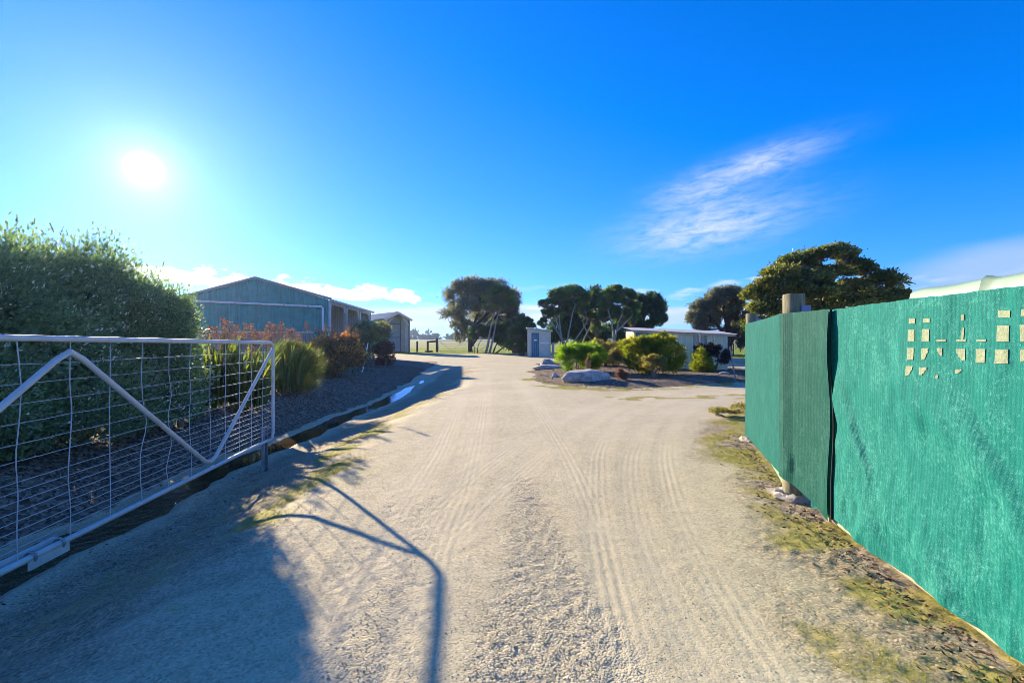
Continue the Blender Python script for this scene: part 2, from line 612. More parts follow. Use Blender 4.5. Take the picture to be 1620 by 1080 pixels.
def ground_material():
    m = bpy.data.materials.new('ground')
    m.use_nodes = True
    nt = m.node_tree
    b = nt.nodes['Principled BSDF']
    geo = nt.nodes.new('ShaderNodeNewGeometry')
    P = geo.outputs['Position']
    mulch, moss, field, lime, coarse, wet, verge = (attr(nt, a) for a in ('mulch', 'moss', 'field', 'lime', 'coarse', 'wet', 'verge'))
    n_big = noise(nt, P, 0.55, 5, 0.6)
    n_mid = noise(nt, P, 6.0, 5, 0.65)
    n_fine = noise(nt, P, 60.0, 3, 0.7)
    vc = nt.nodes.new('ShaderNodeTexVoronoi')
    vc.inputs['Scale'].default_value = 75.0
    nt.links.new(P, vc.inputs['Vector'])
    sc = nt.nodes.new('ShaderNodeSeparateColor')
    nt.links.new(vc.outputs['Color'], sc.inputs[0])
    grain = Ex(nt, sc.outputs[0])
    gcol = ramp(nt, (n_big * 0.5 + n_mid * 0.5), [(0.3, (0.385, 0.34, 0.22)), (0.5, (0.475, 0.422, 0.278)), (0.72, (0.56, 0.502, 0.345))])
    track = attr(nt, 'track')
    gcol = mixc(nt, (0.5 + coarse * 0.35 - track * 0.35).clamp(), gcol, ramp(nt, grain, [(0.0, (0.33, 0.30, 0.26)), (0.3, (0.8, 0.78, 0.74)), (0.75, (1.0, 1.0, 1.0)), (1.0, (1.35, 1.33, 1.28))]), 'MULTIPLY')
    gcol = mixc(nt, coarse * 0.25, gcol, (0.36, 0.32, 0.25))
    gcol = mixc(nt, track * 0.5, gcol, (0.565, 0.505, 0.355))
    # verge: browner, thinner gravel with dirt
    dirt = ramp(nt, n_mid * 0.6 + n_fine * 0.4, [(0.32, (0.13, 0.10, 0.06)), (0.5, (0.30, 0.245, 0.155)), (0.7, (0.42, 0.36, 0.25))])
    col = mixc(nt, (verge * 0.85), gcol, dirt)
    col = mixc(nt, verge * 0.8, col, ramp(nt, grain, [(0.0, (0.35, 0.33, 0.3)), (0.35, (0.8, 0.8, 0.8)), (0.8, (1.05, 1.05, 1.05)), (1.0, (1.6, 1.55, 1.5))]), 'MULTIPLY')
    n_pat = noise(nt, P, 2.6, 5, 0.7)
    dk = ((n_pat - 0.5) * 2.6 + (n_fine - 0.5) * 2.2 + (n_mid - 0.5) * 1.6 - 0.05).ss(0.0, 0.75) * verge
    col = mixc(nt, dk * 0.8, col, (0.075, 0.066, 0.045))
    # moss and fine weeds
    mosc = ramp(nt, n_fine * 0.6 + n_mid * 0.4, [(0.3, (0.085, 0.085, 0.022)), (0.5, (0.27, 0.24, 0.060)), (0.7, (0.46, 0.39, 0.15))])
    mf = (moss * 1.05 + (n_fine - 0.5) * 1.9 + (n_mid - 0.5) * 1.3).ss(0.28, 0.90) * moss.ss(0.02, 0.2)
    col = mixc(nt, mf, col, mosc)
    # mulch
    vm = nt.nodes.new('ShaderNodeTexVoronoi')
    vm.inputs['Scale'].default_value = 26.0
    nt.links.new(P, vm.inputs['Vector'])
    sm = nt.nodes.new('ShaderNodeSeparateColor')
    nt.links.new(vm.outputs['Color'], sm.inputs[0])
    mu = ramp(nt, Ex(nt, sm.outputs[0]) * 0.6 + n_mid * 0.4, [(0.2, (0.06, 0.044, 0.031)), (0.5, (0.155, 0.115, 0.08)), (0.8, (0.29, 0.225, 0.16)), (1.0, (0.46, 0.38, 0.29))])
    col = mixc(nt, (mulch * 1.4 + (n_mid - 0.5) * 0.8).ss(0.35, 0.85), col, mu)
    # pasture
    fr = ramp(nt, n_mid * 0.5 + n_big * 0.5, [(0.3, (0.10, 0.125, 0.025)), (0.5, (0.155, 0.18, 0.036)), (0.7, (0.23, 0.235, 0.07))])
    li = ramp(nt, n_mid * 0.5 + n_big * 0.5, [(0.3, (0.13, 0.17, 0.018)), (0.55, (0.15, 0.225, 0.010)), (0.75, (0.23, 0.28, 0.025))])
    col = mixc(nt, field, col, mixc(nt, lime, fr, li))
    wf = (wet * 1.3 + (n_mid - 0.5) * 0.8).ss(0.3, 0.9)
    col = mixc(nt, wf * 0.35, col, (0.16, 0.14, 0.11))
    nt.links.new(col, b.inputs['Base Color'])
    setin(nt, b.inputs['Roughness'], 0.95 - wf * 0.5)
    b.inputs['Specular IOR Level'].default_value = 0.25
    h = Ex(nt, vc.outputs['Distance']) * -1.0
    hh = h * (0.45 + coarse * 1.1 - track * 0.3) + n_fine * 0.6 + n_mid * (0.4 + mulch * 2.0) + Ex(nt, sm.outputs[1]) * mulch * 1.5
    nt.links.new(bump(nt, hh, 0.36, 0.009), b.inputs['Normal'])
    return m


def lines(a0, a1, step, hi, growth):
    L = list(np.arange(a0, a1, step))
    s = step
    while L[-1] < hi:
        s *= growth
        L.append(L[-1] + s)
    return L


def build_ground():
    ys = lines(1.7, 5.2, 0.021, 2600, 1.022)
    ys = [-2600, -800, -300, -120, -60, -30, -15, -8, -4, -2, -1, 0, 0.6, 1.0, 1.3, 1.5] + ys
    xp = lines(0.0, 3.1, 0.022, 2600, 1.028)
    xs = [-v for v in xp[:0:-1]] + xp
    xs, ys = np.array(xs), np.array(ys)
    X, Y = np.meshgrid(xs, ys)
    M = masks(X, Y)
    Z = height(X, Y, M)
    tk = np.zeros_like(Z)
    sel = (Y > 1.5) & (Y < 45) & (np.abs(X) < 16)
    for T in TRACKS:
        d = line_d(X[sel], Y[sel], T)
        wf = 1.0 + 0.04 * Y[sel]
        tk[sel] = np.maximum(tk[sel], np.exp(-(d / (0.17 * wf)) ** 2) * (0.55 + 0.22 * np.cos(d * 2 * math.pi / 0.066) * (Y[sel] < 7)))
    M['track'] = tk * (0.55 + 0.5 * sst(fbm(X * 1.1, Y * 0.9, 3, 71), 0.3, 0.7)) * (1 - M['mulch']) * (1 - M['field'])
    nx, ny = len(xs), len(ys)
    V = np.stack([X, Y, Z], -1).reshape(-1, 3)
    idx = np.arange(nx * ny).reshape(ny, nx)
    F = np.stack([idx[:-1, :-1], idx[:-1, 1:], idx[1:, 1:], idx[1:, :-1]], -1).reshape(-1, 4)
    fc = {k: M[k].ravel()[F].mean(1) for k in ('bedl', 'isl', 'field', 'verge')}
    cls = np.zeros(len(F), int)
    cls[fc['verge'] > 0.5] = 1
    cls[fc['bedl'] > 0.5] = 2
    cls[fc['isl'] > 0.5] = 3
    cls[fc['field'] > 0.5] = 4
    mat = ground_material()
    for c, nm in enumerate(('driveway', 'verge', 'garden_bed', 'garden_island', 'field')):
        f = F[cls == c]
        u, inv = np.unique(f, return_inverse=True)
        va = {k: M[k].ravel()[u] for k in ('mulch', 'moss', 'field', 'lime', 'coarse', 'wet', 'verge', 'track')}
        me = np_mesh(nm, V[u], inv.reshape(-1, 4), vattr=va, smooth=True)
        link(nm, me, mat, kind='structure')


build_ground()


# ------------------------------------------------------------------ materials
def mat_simple(name, c, rough=0.6, spec=0.5, metal=0.0, var=0.25, scale=4.0, bumps=0.15, bscale=60.0, stretch=(1, 1, 1), c2=None):
    m = bpy.data.materials.new(name)
    m.use_nodes = True
    nt = m.node_tree
    b = nt.nodes['Principled BSDF']
    geo = nt.nodes.new('ShaderNodeNewGeometry')
    mp = nt.nodes.new('ShaderNodeVectorMath')
    mp.operation = 'MULTIPLY'
    nt.links.new(geo.outputs['Position'], mp.inputs[0])
    mp.inputs[1].default_value = stretch
    P = mp.outputs[0]
    n = noise(nt, P, scale, 5, 0.6)
    dark = tuple(v * (1 - var) for v in c)
    light = tuple(min(1, v * (1 + var)) for v in (c2 or c))
    nt.links.new(ramp(nt, n, [(0.3, dark), (0.7, light)]), b.inputs['Base Color'])
    b.inputs['Roughness'].default_value = rough
    b.inputs['Specular IOR Level'].default_value = spec
    b.inputs['Metallic'].default_value = metal
    if bumps:
        nt.links.new(bump(nt, noise(nt, P, bscale, 4, 0.6), bumps, 0.01), b.inputs['Normal'])
    return m


def mat_leaf(name, stops, trans=0.4, tcol=None, rough=0.5, spec=0.35):
    m = bpy.data.materials.new(name)
    m.use_nodes = True
    nt = m.node_tree
    b = nt.nodes['Principled BSDF']
    col = ramp(nt, attr(nt, 'rnd'), stops)
    nt.links.new(col, b.inputs['Base Color'])
    b.inputs['Roughness'].default_value = rough
    b.inputs['Specular IOR Level'].default_value = spec
    tr = nt.nodes.new('ShaderNodeBsdfTranslucent')
    tm = mixc(nt, 1.0, col, tcol or (1.6, 1.7, 0.7), 'MULTIPLY')
    nt.links.new(tm, tr.inputs[0])
    mx = nt.nodes.new('ShaderNodeMixShader')
    mx.inputs[0].default_value = trans
    nt.links.new(b.outputs[0], mx.inputs[1])
    nt.links.new(tr.outputs[0], mx.inputs[2])
    nt.links.new(mx.outputs[0], nt.nodes['Material Output'].inputs[0])
    return m


M_GALV = mat_simple('galvanised', (0.54, 0.53, 0.50), 0.5, 0.4, 0.2, 0.12, 8, 0.05)
M_WIRE = mat_simple('wire', (0.42, 0.43, 0.45), 0.55, 0.4, 0.15, 0.15, 8, 0)
M_DGALV = mat_simple('weathered_steel', (0.26, 0.27, 0.28), 0.55, 0.5, 0.5, 0.25, 10, 0.1)
M_POST = mat_simple('treated_pine', (0.17, 0.16, 0.095), 0.85, 0.3, 0, 0.35, 5, 0.5, 25, (6, 6, 0.5), (0.21, 0.20, 0.125))
M_RAIL = mat_simple('pale_rail', (0.36, 0.30, 0.21), 0.7, 0.3, 0, 0.15, 6, 0.2)
M_DTIMBER = mat_simple('dark_timber', (0.075, 0.06, 0.045), 0.9, 0.3, 0, 0.3, 4, 0.3)
M_GTIMBER = mat_simple('grey_timber', (0.24, 0.22, 0.19), 0.9, 0.3, 0, 0.3, 4, 0.3, 30, (4, 4, 0.4))
M_STAKE = mat_simple('pale_stake', (0.50, 0.44, 0.34), 0.85, 0.3, 0, 0.25, 6, 0.3)
M_CONC = mat_simple('concrete', (0.36, 0.33, 0.28), 0.95, 0.3, 0, 0.35, 12, 0.8, 40)
M_ROCK = mat_simple('granite', (0.30, 0.28, 0.25), 0.9, 0.3, 0, 0.4, 5, 0.9, 18, (1, 1, 1), (0.40, 0.37, 0.33))
M_SHEDG = mat_simple('green_cladding', (0.006, 0.235, 0.205), 0.45, 0.45, 0, 0.14, 2.5, 0, c2=(0.008, 0.265, 0.23))
M_SHEDG2 = mat_simple('bright_green_cladding', (0.03, 0.20, 0.10), 0.5, 0.4, 0, 0.1, 3, 0)
M_ZINC = mat_simple('zinc_sheet', (0.46, 0.52, 0.53), 0.5, 0.45, 0.1, 0.15, 2, 0)
M_ROOFG = mat_simple('shed_roof', (0.20, 0.26, 0.24), 0.45, 0.5, 0.1, 0.1, 2, 0)
M_ROOFZ = mat_simple('zinc_roof', (0.36, 0.36, 0.34), 0.4, 0.5, 0.3, 0.12, 3, 0)
M_WHITE = mat_simple('white_pvc', (0.78, 0.78, 0.77), 0.35, 0.5, 0, 0.05, 6, 0)
M_CREAM = mat_simple('cream_trim', (0.62, 0.56, 0.44), 0.6, 0.4, 0, 0.12, 5, 0)
M_PALEWALL = mat_simple('pale_board', (0.50, 0.52, 0.44), 0.8, 0.3, 0, 0.12, 3, 0.2)
M_BLUE = mat_simple('blue_door_paint', (0.045, 0.13, 0.20), 0.6, 0.4, 0, 0.35, 5, 0.1, 20, (3, 3, 0.4), (0.06, 0.18, 0.25))
M_CREAMSHEET = mat_simple('cream_sheet', (0.62, 0.60, 0.42), 0.55, 0.4, 0, 0.12, 3, 0)
M_PALEGREEN = mat_simple('pale_green_sheet', (0.72, 0.69, 0.45), 0.5, 0.4, 0, 0.15, 3, 0, stretch=(2, 2, 0.4))
M_TEALSHEET = mat_simple('teal_sheet', (0.12, 0.25, 0.25), 0.5, 0.4, 0, 0.15, 3, 0)
M_RUSTSHEET = mat_simple('rust_stained_sheet', (0.40, 0.38, 0.26), 0.7, 0.3, 0, 0.4, 5, 0, stretch=(3, 3, 0.3), c2=(0.46, 0.46, 0.36))
M_BARKW = mat_simple('white_bark', (0.31, 0.275, 0.235), 0.9, 0.2, 0, 0.35, 3, 0.6, 12, (2, 2, 0.5))
M_BARKD = mat_simple('dark_bark', (0.07, 0.055, 0.045), 0.95, 0.2, 0, 0.3, 4, 0.6, 15, (3, 3, 0.5))
M_BARKM = mat_simple('grey_bark', (0.20, 0.165, 0.13), 0.95, 0.2, 0, 0.3, 4, 0.6, 15, (3, 3, 0.5))
M_TWIG = mat_simple('dry_twigs', (0.25, 0.20, 0.145), 0.95, 0.2, 0, 0.3, 2, 0)
M_TARP = mat_simple('pale_green_tarpaulin', (0.20, 0.30, 0.215), 0.5, 0.4, 0, 0.06, 3, 0.1, 12)
M_BLACK = mat_simple('black_slit_shade', (0.012, 0.02, 0.018), 0.8, 0.2, 0, 0.1, 4, 0)
M_SIGN = mat_simple('white_sign', (0.8, 0.8, 0.78), 0.5, 0.4, 0, 0.04, 4, 0)
M_NOTCHSHADE = mat_simple('bluish_notch_shade', (0.16, 0.20, 0.36), 0.5, 0.5, 0.2, 0.2, 12, 0)


def mat_cloth(name, base, dusty, dust_amt, cols):
    """knitted shade cloth: fine vertical knit columns, dusty streaks"""
    m = bpy.data.materials.new(name)
    m.use_nodes = True
    nt = m.node_tree
    b = nt.nodes['Principled BSDF']
    s, z = attr(nt, 's'), attr(nt, 'z')
    kn = (s * (2 * math.pi / 0.024)).sin() * 0.5 + 0.5
    dots = noise(nt, vec(nt, s * 1.0, z * 0.7, 0), 170, 2, 0.6)
    dots2 = noise(nt, vec(nt, s * 1.0, z * 0.8, 7), 45, 3, 0.7)
    str1 = noise(nt, vec(nt, s * 1.0, z * 0.6, 2), 8, 6, 0.68, 0.8)
    str2 = noise(nt, vec(nt, s * 0.6, z * 0.5, 5), 2.2, 4, 0.55)
    d = ((str1 - 0.5) * 2.0 + (str2 - 0.5) * 1.0 + (dots - 0.5) * 2.6 + (dots2 - 0.5) * 2.4 + kn * 0.18 + dust_amt).clamp()
    col = mixc(nt, d, base, dusty)
    col = mixc(nt, (kn * dots * cols).clamp(), col, (0.003, 0.085, 0.07), 'MIX')
    nt.links.new(col, b.inputs['Base Color'])
    b.inputs['Roughness'].default_value = 0.7
    b.inputs['Specular IOR Level'].default_value = 0.12
    h = kn * 0.35 + dots * 1.2 + str1 * 0.5
    nt.links.new(bump(nt, h, 0.5, 0.006), b.inputs['Normal'])
    tr = nt.nodes.new('ShaderNodeBsdfTranslucent')
    nt.links.new(mixc(nt, 1.0, col, (0.8, 1.2, 1.0), 'MULTIPLY'), tr.inputs[0])
    mx = nt.nodes.new('ShaderNodeMixShader')
    mx.inputs[0].default_value = 0.15
    nt.links.new(b.outputs[0], mx.inputs[1])
    nt.links.new(tr.outputs[0], mx.inputs[2])
    nt.links.new(mx.outputs[0], nt.nodes['Material Output'].inputs[0])
    return m


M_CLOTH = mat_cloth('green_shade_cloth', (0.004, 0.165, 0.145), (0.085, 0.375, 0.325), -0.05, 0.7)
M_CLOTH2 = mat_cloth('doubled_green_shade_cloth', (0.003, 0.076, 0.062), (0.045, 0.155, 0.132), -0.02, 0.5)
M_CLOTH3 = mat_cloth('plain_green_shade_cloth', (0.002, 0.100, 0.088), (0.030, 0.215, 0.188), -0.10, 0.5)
M_PATCH = mat_simple('cream_patch', (0.20, 0.245, 0.160), 0.7, 0.2, 0, 0.28, 75, 0.5, 110)


# ------------------------------------------------------------------ drain water
def build_water():
    m = bpy.data.materials.new('drain_water')
    m.use_nodes = True
    nt = m.node_tree
    b = nt.nodes['Principled BSDF']
    geo = nt.nodes.new('ShaderNodeNewGeometry')
    P = geo.outputs['Position']
    nt.links.new(ramp(nt, noise(nt, P, 2.0, 4), [(0.35, (0.022, 0.018, 0.010)), (0.65, (0.07, 0.052, 0.026))]), b.inputs['Base Color'])
    b.inputs['Roughness'].default_value = 0.03
    b.inputs['IOR'].default_value = 1.33
    sp = nt.nodes.new('ShaderNodeSeparateXYZ')
    nt.links.new(P, sp.inputs[0])
    near = 1.0 - Ex(nt, sp.outputs[1]).ss(4.0, 7.5)
    h = noise(nt, P, 9.0, 3, 0.6) * (near * 2.4 + 0.10)
    nt.links.new(bump(nt, h, 0.35, 0.05), b.inputs['Normal'])
    rows = []
    for y in np.arange(1.0, 21.0, 0.4):
        c = float(drain_x(y))
        z = float(terrain_g(y) - ditch(y)) - 0.045 + (-0.02 if y > 24 else 0)
        rows.append([(c - 0.65, y, z), (c, y, z), (c + 0.65, y, z)])
    link('drain_water', MB().grid(rows).mesh('drain_water'), m, kind='structure')


build_water()


# ------------------------------------------------------------------ corrugated sheets
def corrugated(origin, du, dv, width, heights, pitch, depth, nrm, prof='trap', thick=0.004):
    """sheet from origin along unit du (width), rising along dv; heights(t)->(lo, hi) at t metres"""
    mb = MB()
    o, du, dv, nrm = Vector(origin), Vector(du), Vector(dv), Vector(nrm)
    if prof == 'trap':
        fr = [(0.0, 0), (0.55, 0), (0.66, 1), (0.88, 1), (0.99, 0)]
    else:
        fr = [(k / 6.0, 0.5 - 0.5 * math.cos(2 * math.pi * k / 6.0)) for k in range(6)]
    us = []
    k = 0
    while True:
        for f, h in fr:
            u = (k + f) * pitch
            if u > width:
                break
            us.append((u, h))
        k += 1
        if k * pitch > width:
            break
    if us[-1][0] < width - 1e-4:
        us.append((width, us[-1][1]))
    lo = [o + du * u + dv * heights(u)[0] + nrm * (h * depth) for u, h in us]
    hi = [o + du * u + dv * heights(u)[1] + nrm * (h * depth) for u, h in us]
    mb.grid([lo, hi])
    return mb


# ------------------------------------------------------------------ big green shed
def build_shed():
    A = Vector((-10.9, 27.0, 0))
    v = Vector((-0.9, 10.8, 0)).normalized()
    u = Vector((-v.y, v.x, 0))           # towards the left end of the gable
    u = Vector((-10.8, -0.9, 0)).normalized()
    n = -v                               # gable faces the camera
    Wd, Dp, EV, RG = 8.2, 10.85, 4.06, 5.22
    zb = 0.05
    root = thing('machinery_shed', 'large green gabled metal shed with a white pipe across its gable end', 'shed', A + Vector((0, 0, zb)))

    def roof_z(a):
        return EV + (RG - EV) * (1 - abs(a - Wd / 2) / (Wd / 2))
    nsheet = 11
    w = Wd / nsheet
    for i in range(nsheet):
        mb = corrugated(A + u * (i * w), u, (0, 0, 1), w, lambda t, i=i: (zb, roof_z(min(max(i * w + t, 0), Wd)) - 0.03), 0.186, 0.028, n)
        link('wall_sheet', mb.mesh('wall_sheet', False), M_SHEDG, root)
    # side posts, haunches and header
    for j, b in enumerate((0.12, 3.62, 7.24, Dp - 0.1)):
        p = A + v * b - u * 0.02
        mb = MB().box(p + Vector((0, 0, (EV + zb) / 2 - 0.06)), (0.17, 0.17, EV - zb - 0.1), (u, v, Vector((0, 0, 1))))
        link('post', mb.mesh('post', False), M_ZINC, root)
        hb = MB()
        if j < 3:
            q = p + v * 0.1
            hb.prism([q + Vector((0, 0, EV - 0.3)), q + v * 0.5 + Vector((0, 0, EV - 0.3)), q + v * 0.3 + Vector((0, 0, EV - 0.5)), q + Vector((0, 0, EV - 0.85))], u * 0.05)
        if j > 0:
            q = p - v * 0.1
            hb.prism([q + Vector((0, 0, EV - 0.3)), q - v * 0.5 + Vector((0, 0, EV - 0.3)), q - v * 0.3 + Vector((0, 0, EV - 0.5)), q + Vector((0, 0, EV - 0.85))], u * 0.05)
        link('haunch', hb.mesh('haunch', False), M_ZINC, root)
    mb = MB().bar(A + v * 0.02 + Vector((0, 0, EV - 0.17)), A + v * Dp + Vector((0, 0, EV - 0.17)), 0.12, 0.24)
    link('header_beam', mb.mesh('header_beam', False), M_ZINC, root)
    # inside: back wall, end wall, partitions
    mb = corrugated(A + u * 4.2 + v * 0.1, v, (0, 0, 1), Dp - 0.2, lambda t: (zb, EV + 0.9), 0.186, 0.028, -u)
    link('inner_wall', mb.mesh('inner_wall', False), M_ZINC, root)
    mb = corrugated(A + v * (Dp - 0.02), u, (0, 0, 1), Wd, lambda t: (zb, roof_z(t) - 0.06), 0.186, 0.028, n)
    link('rear_wall', mb.mesh('rear_wall', False), M_ZINC, root)
    mb = corrugated(A + u * Wd, v, (0, 0, 1), Dp, lambda t: (zb, EV), 0.186, 0.028, u)
    link('side_wall', mb.mesh('side_wall', False), M_SHEDG, root)
    for z in (1.5, 2.9):
        mb = MB().bar(A + u * 4.12 + v * 0.2 + Vector((0, 0, z)), A + u * 4.12 + v * (Dp - 0.2) + Vector((0, 0, z)), 0.06, 0.1)
        link('girt', mb.mesh('girt', False), M_ZINC, root)
    # roof: two corrugated slopes, ridge cap, barge boards, gutter
    ov = 0.22
    for side in (0, 1):
        e0 = A + u * (-ov if side == 0 else Wd + ov)
        sl = (Vector((0, 0, RG - EV)) + (u if side == 0 else -u) * (Wd / 2))
        L = sl.length * (1 + ov / (Wd / 2))
        sl.normalize()
        zz = EV - (RG - EV) * ov / (Wd / 2)
        nn = v.cross(sl)
        if nn.z < 0:
            nn = -nn
        mb = corrugated(e0 - v * 0.08 + Vector((0, 0, zz + 0.03)), v, sl, Dp + 0.16, lambda t: (0, L), 0.19, 0.03, nn)
        rf = link('roof', mb.mesh('roof', False), M_ROOFG, root)
    mb = MB()
    for sgn in (-1, 1):
        top = A + u * (Wd / 2) + n * 0.1 + Vector((0, 0, RG + 0.05))
        end = A + u * (Wd / 2 + sgn * (Wd / 2 + ov)) + n * 0.1 + Vector((0, 0, EV - (RG - EV) * ov / (Wd / 2) + 0.05))
        mb.bar(top, end, 0.06, 0.14)
    link('barge_flashing', mb.mesh('barge_flashing', False), M_ROOFG, root)
    mb = MB().bar(A - u * (ov + 0.06) - v * 0.1 + Vector((0, 0, EV - 0.1)), A - u * (ov + 0.06) + v * (Dp + 0.1) + Vector((0, 0, EV - 0.1)), 0.12, 0.12)
    link('gutter', mb.mesh('gutter', False), M_ZINC, root)
    # white drain pipe across the gable
    p1 = A + u * 7.9 + n * 0.12 + Vector((0, 0, 3.90))
    p2 = A + u * 0.28 + n * 0.12 + Vector((0, 0, 3.60))
    mb = MB().tube([p1, p2 + u * 0.08, p2 - Vector((0, 0, 0.08)), p2 + Vector((0, 0, zb - 3.6))], 0.055, 8)
    pipe = link('drain_pipe', mb.mesh('drain_pipe'), M_WHITE, root)
    for k in range(1, 6):
        q = p1.lerp(p2, k / 5.6)
        link('pipe_clip', MB().tube([q - u * 0.05, q + u * 0.05], 0.066, 8).mesh('pipe_clip'), M_ZINC, pipe)
    # paling fence in front of the gable
    fy = n * 1.6
    fr = thing('paling_fence', 'low grey boarded fence along the foot of the large green shed', 'fence', A + u * 4 + fy)
    n_pan = 4
    for i in range(n_pan):
        a0, a1 = 0.35 + i * 1.9, 0.35 + (i + 1) * 1.9
        mb = MB()
        k = a0
        while k < a1 - 0.02:
            mb.box(A + u * (k + 0.07) + fy + Vector((0, 0, 1.0 + 0.012 * math.sin(k * 9))), (0.135, 0.02, 2.0), (u, v, Vector((0, 0, 1))))
            k += 0.146
        link('fence_panel', mb.mesh('fence_panel', False), M_GTIMBER, fr)
    mb = MB().bar(A + u * 0.3 + fy + Vector((0, 0, 2.05)), A + u * 8.0 + fy + Vector((0, 0, 2.12)), 0.09, 0.05)
    link('capping_rail', mb.mesh('capping_rail', False), M_ZINC, fr)


build_shed()


# ------------------------------------------------------------------ small tall carport
def build_carport():
    C = Vector((-13.3, 48.0, 0))
    f = Vector((0.77, 0.64, 0)).normalized()       # along the open front, to the right
    s = Vector((-0.64, 0.77, 0)).normalized()      # along the side, to the back
    n = -s
    zb = float(terrain_g(48.0)) - 0.02
    w, L, EV, RG = 2.75, 6.5, 3.95, 4.62
    up = Vector((0, 0, 1))
    root = thing('carport', 'narrow tall green carport with open gable front beyond the large green shed', 'carport', C + up * zb)
    mb = corrugated(C, s, up, L, lambda t: (zb, EV), 0.19, 0.03, -f)
    link('side_wall', mb.mesh('side_wall', False), M_SHEDG2, root)
    mb = corrugated(C + f * w, s, up, L, lambda t: (zb, EV), 0.19, 0.03, f)
    link('side_wall', mb.mesh('side_wall', False), M_SHEDG2, root)
    mb = corrugated(C + s * 2.2, f, up, w, lambda t: (zb, EV + (RG - EV) * (1 - abs(t - w / 2) / (w / 2)) - 0.05), 0.19, 0.03, n)
    link('inner_wall', mb.mesh('inner_wall', False), M_ZINC, root)
    for z in (2.0, EV - 0.4):
        mb = MB().bar(C + s * 2.13 + up * z, C + s * 2.13 + f * w + up * z, 0.05, 0.1)
        link('girt', mb.mesh('girt', False), M_DGALV, root)
    for q, m in ((C + f * 0.06, M_CREAM), (C + f * (w - 0.06), M_DGALV), (C + f * (w - 0.06) + s * 2.0, M_DGALV)):
        mb = MB().box(q + up * (EV + zb) * 0.5, (0.12, 0.12, EV - zb), (f, s, up))
        link('post', mb.mesh('post', False), m, root)
    for mb in (MB().bar(C + up * (EV - 0.75), C + f * (w * 0.32) + up * (EV + 0.22), 0.05, 0.09),
               MB().bar(C + f * w + up * (EV - 0.75), C + f * (w * 0.68) + up * (EV + 0.22), 0.05, 0.09)):
        link('knee_brace', mb.mesh('knee_brace', False), M_CREAM, root)
    mb = corrugated(C + f * (w - 0.08) + s * 0.1, s, up, 2.0, lambda t: (zb, EV), 0.19, 0.03, -f)
    link('inner_wall', mb.mesh('inner_wall', False), M_ZINC, root)
    mb = MB()
    for a, b in ((-0.22, w / 2), (w + 0.22, w / 2)):
        za = EV - (RG - EV) * 0.22 / (w / 2)
        mb.bar(C + f * a + n * 0.16 + up * za, C + f * b + n * 0.16 + up * RG, 0.05, 0.2)
    link('barge_board', mb.mesh('barge_board', False), M_CREAM, root)
    for sd in (0, 1):
        e0 = C + f * (-0.22 if sd == 0 else w + 0.22) + up * (EV - (RG - EV) * 0.22 / (w / 2) + 0.1) - s * 0.2
        sl = (up * (RG - EV) + (f if sd == 0 else -f) * (w / 2))
        Ls = sl.length * (1 + 0.22 / (w / 2))
        sl.normalize()
        nn = s.cross(sl)
        nn = nn if nn.z > 0 else -nn
        mb = corrugated(e0, s, sl, L + 0.3, lambda t: (0, Ls), 0.3, 0.05, nn)
        link('roof', mb.mesh('roof', False), M_ROOFZ, root)


build_carport()


# ------------------------------------------------------------------ little hut
def build_hut():
    Y = 38.0
    x0, x1 = 1.35, 3.22
    zb = float(terrain_g(Y)) - 0.02
    root = thing('garden_hut', 'small white skillion roofed hut with a blue plank door between the dark trees', 'hut', ((x0 + x1) / 2, Y, zb))
    up = Vector((0, 0, 1))
    zl, zr = 2.62, 2.38
    mb = MB()
    mb.prism([(x0, Y, zb), (x1, Y, zb), (x1, Y, zr), (x0, Y, zl)], (0, 2.2, 0))
    link('wall', mb.mesh('wall', False), M_PALEWALL, root)
    dx0, dx1 = 1.62, 2.26
    d = thing('door', '', '', (dx0, Y - 0.04, zb))
    bpy.data.objects.remove(d)
    w = (dx1 - dx0) / 4
    door = None
    for i in range(4):
        mb = MB().box((dx0 + w * (i + 0.5), Y - 0.03 - 0.004 * (i % 2), zb + 1.03), (w - 0.012, 0.04, 1.98))
        o = link('door_plank', mb.mesh('door_plank', False), M_BLUE, root)
        door = door or o
    mb = MB().box((1.95, Y - 0.062, 1.66), (0.2, 0.012, 0.12))
    link('door_sign', mb.mesh('door_sign', False), M_SIGN, root)
    mb = MB().box(((dx1 + x1) / 2 + 0.02, Y - 0.012, 1.42), (x1 - dx1 - 0.08, 0.02, 0.04))
    link('wall_batten', mb.mesh('wall_batten', False), M_WHITE, root)
    mb = MB()
    mb.prism([(x0 - 0.12, Y - 0.25, zl + 0.03), (x1 + 0.15, Y - 0.25, zr + 0.0), (x1 + 0.15, Y - 0.25, zr + 0.09), (x0 - 0.12, Y - 0.25, zl + 0.12)], (0, 2.7, 0))
    link('roof', mb.mesh('roof', False), M_ZINC, root)
    mb = MB().box((x1 - 0.03, Y - 0.02, (zb + zr) / 2), (0.07, 0.05, zr - zb))
    link('corner_trim', mb.mesh('corner_trim', False), M_PALEWALL, root)


build_hut()


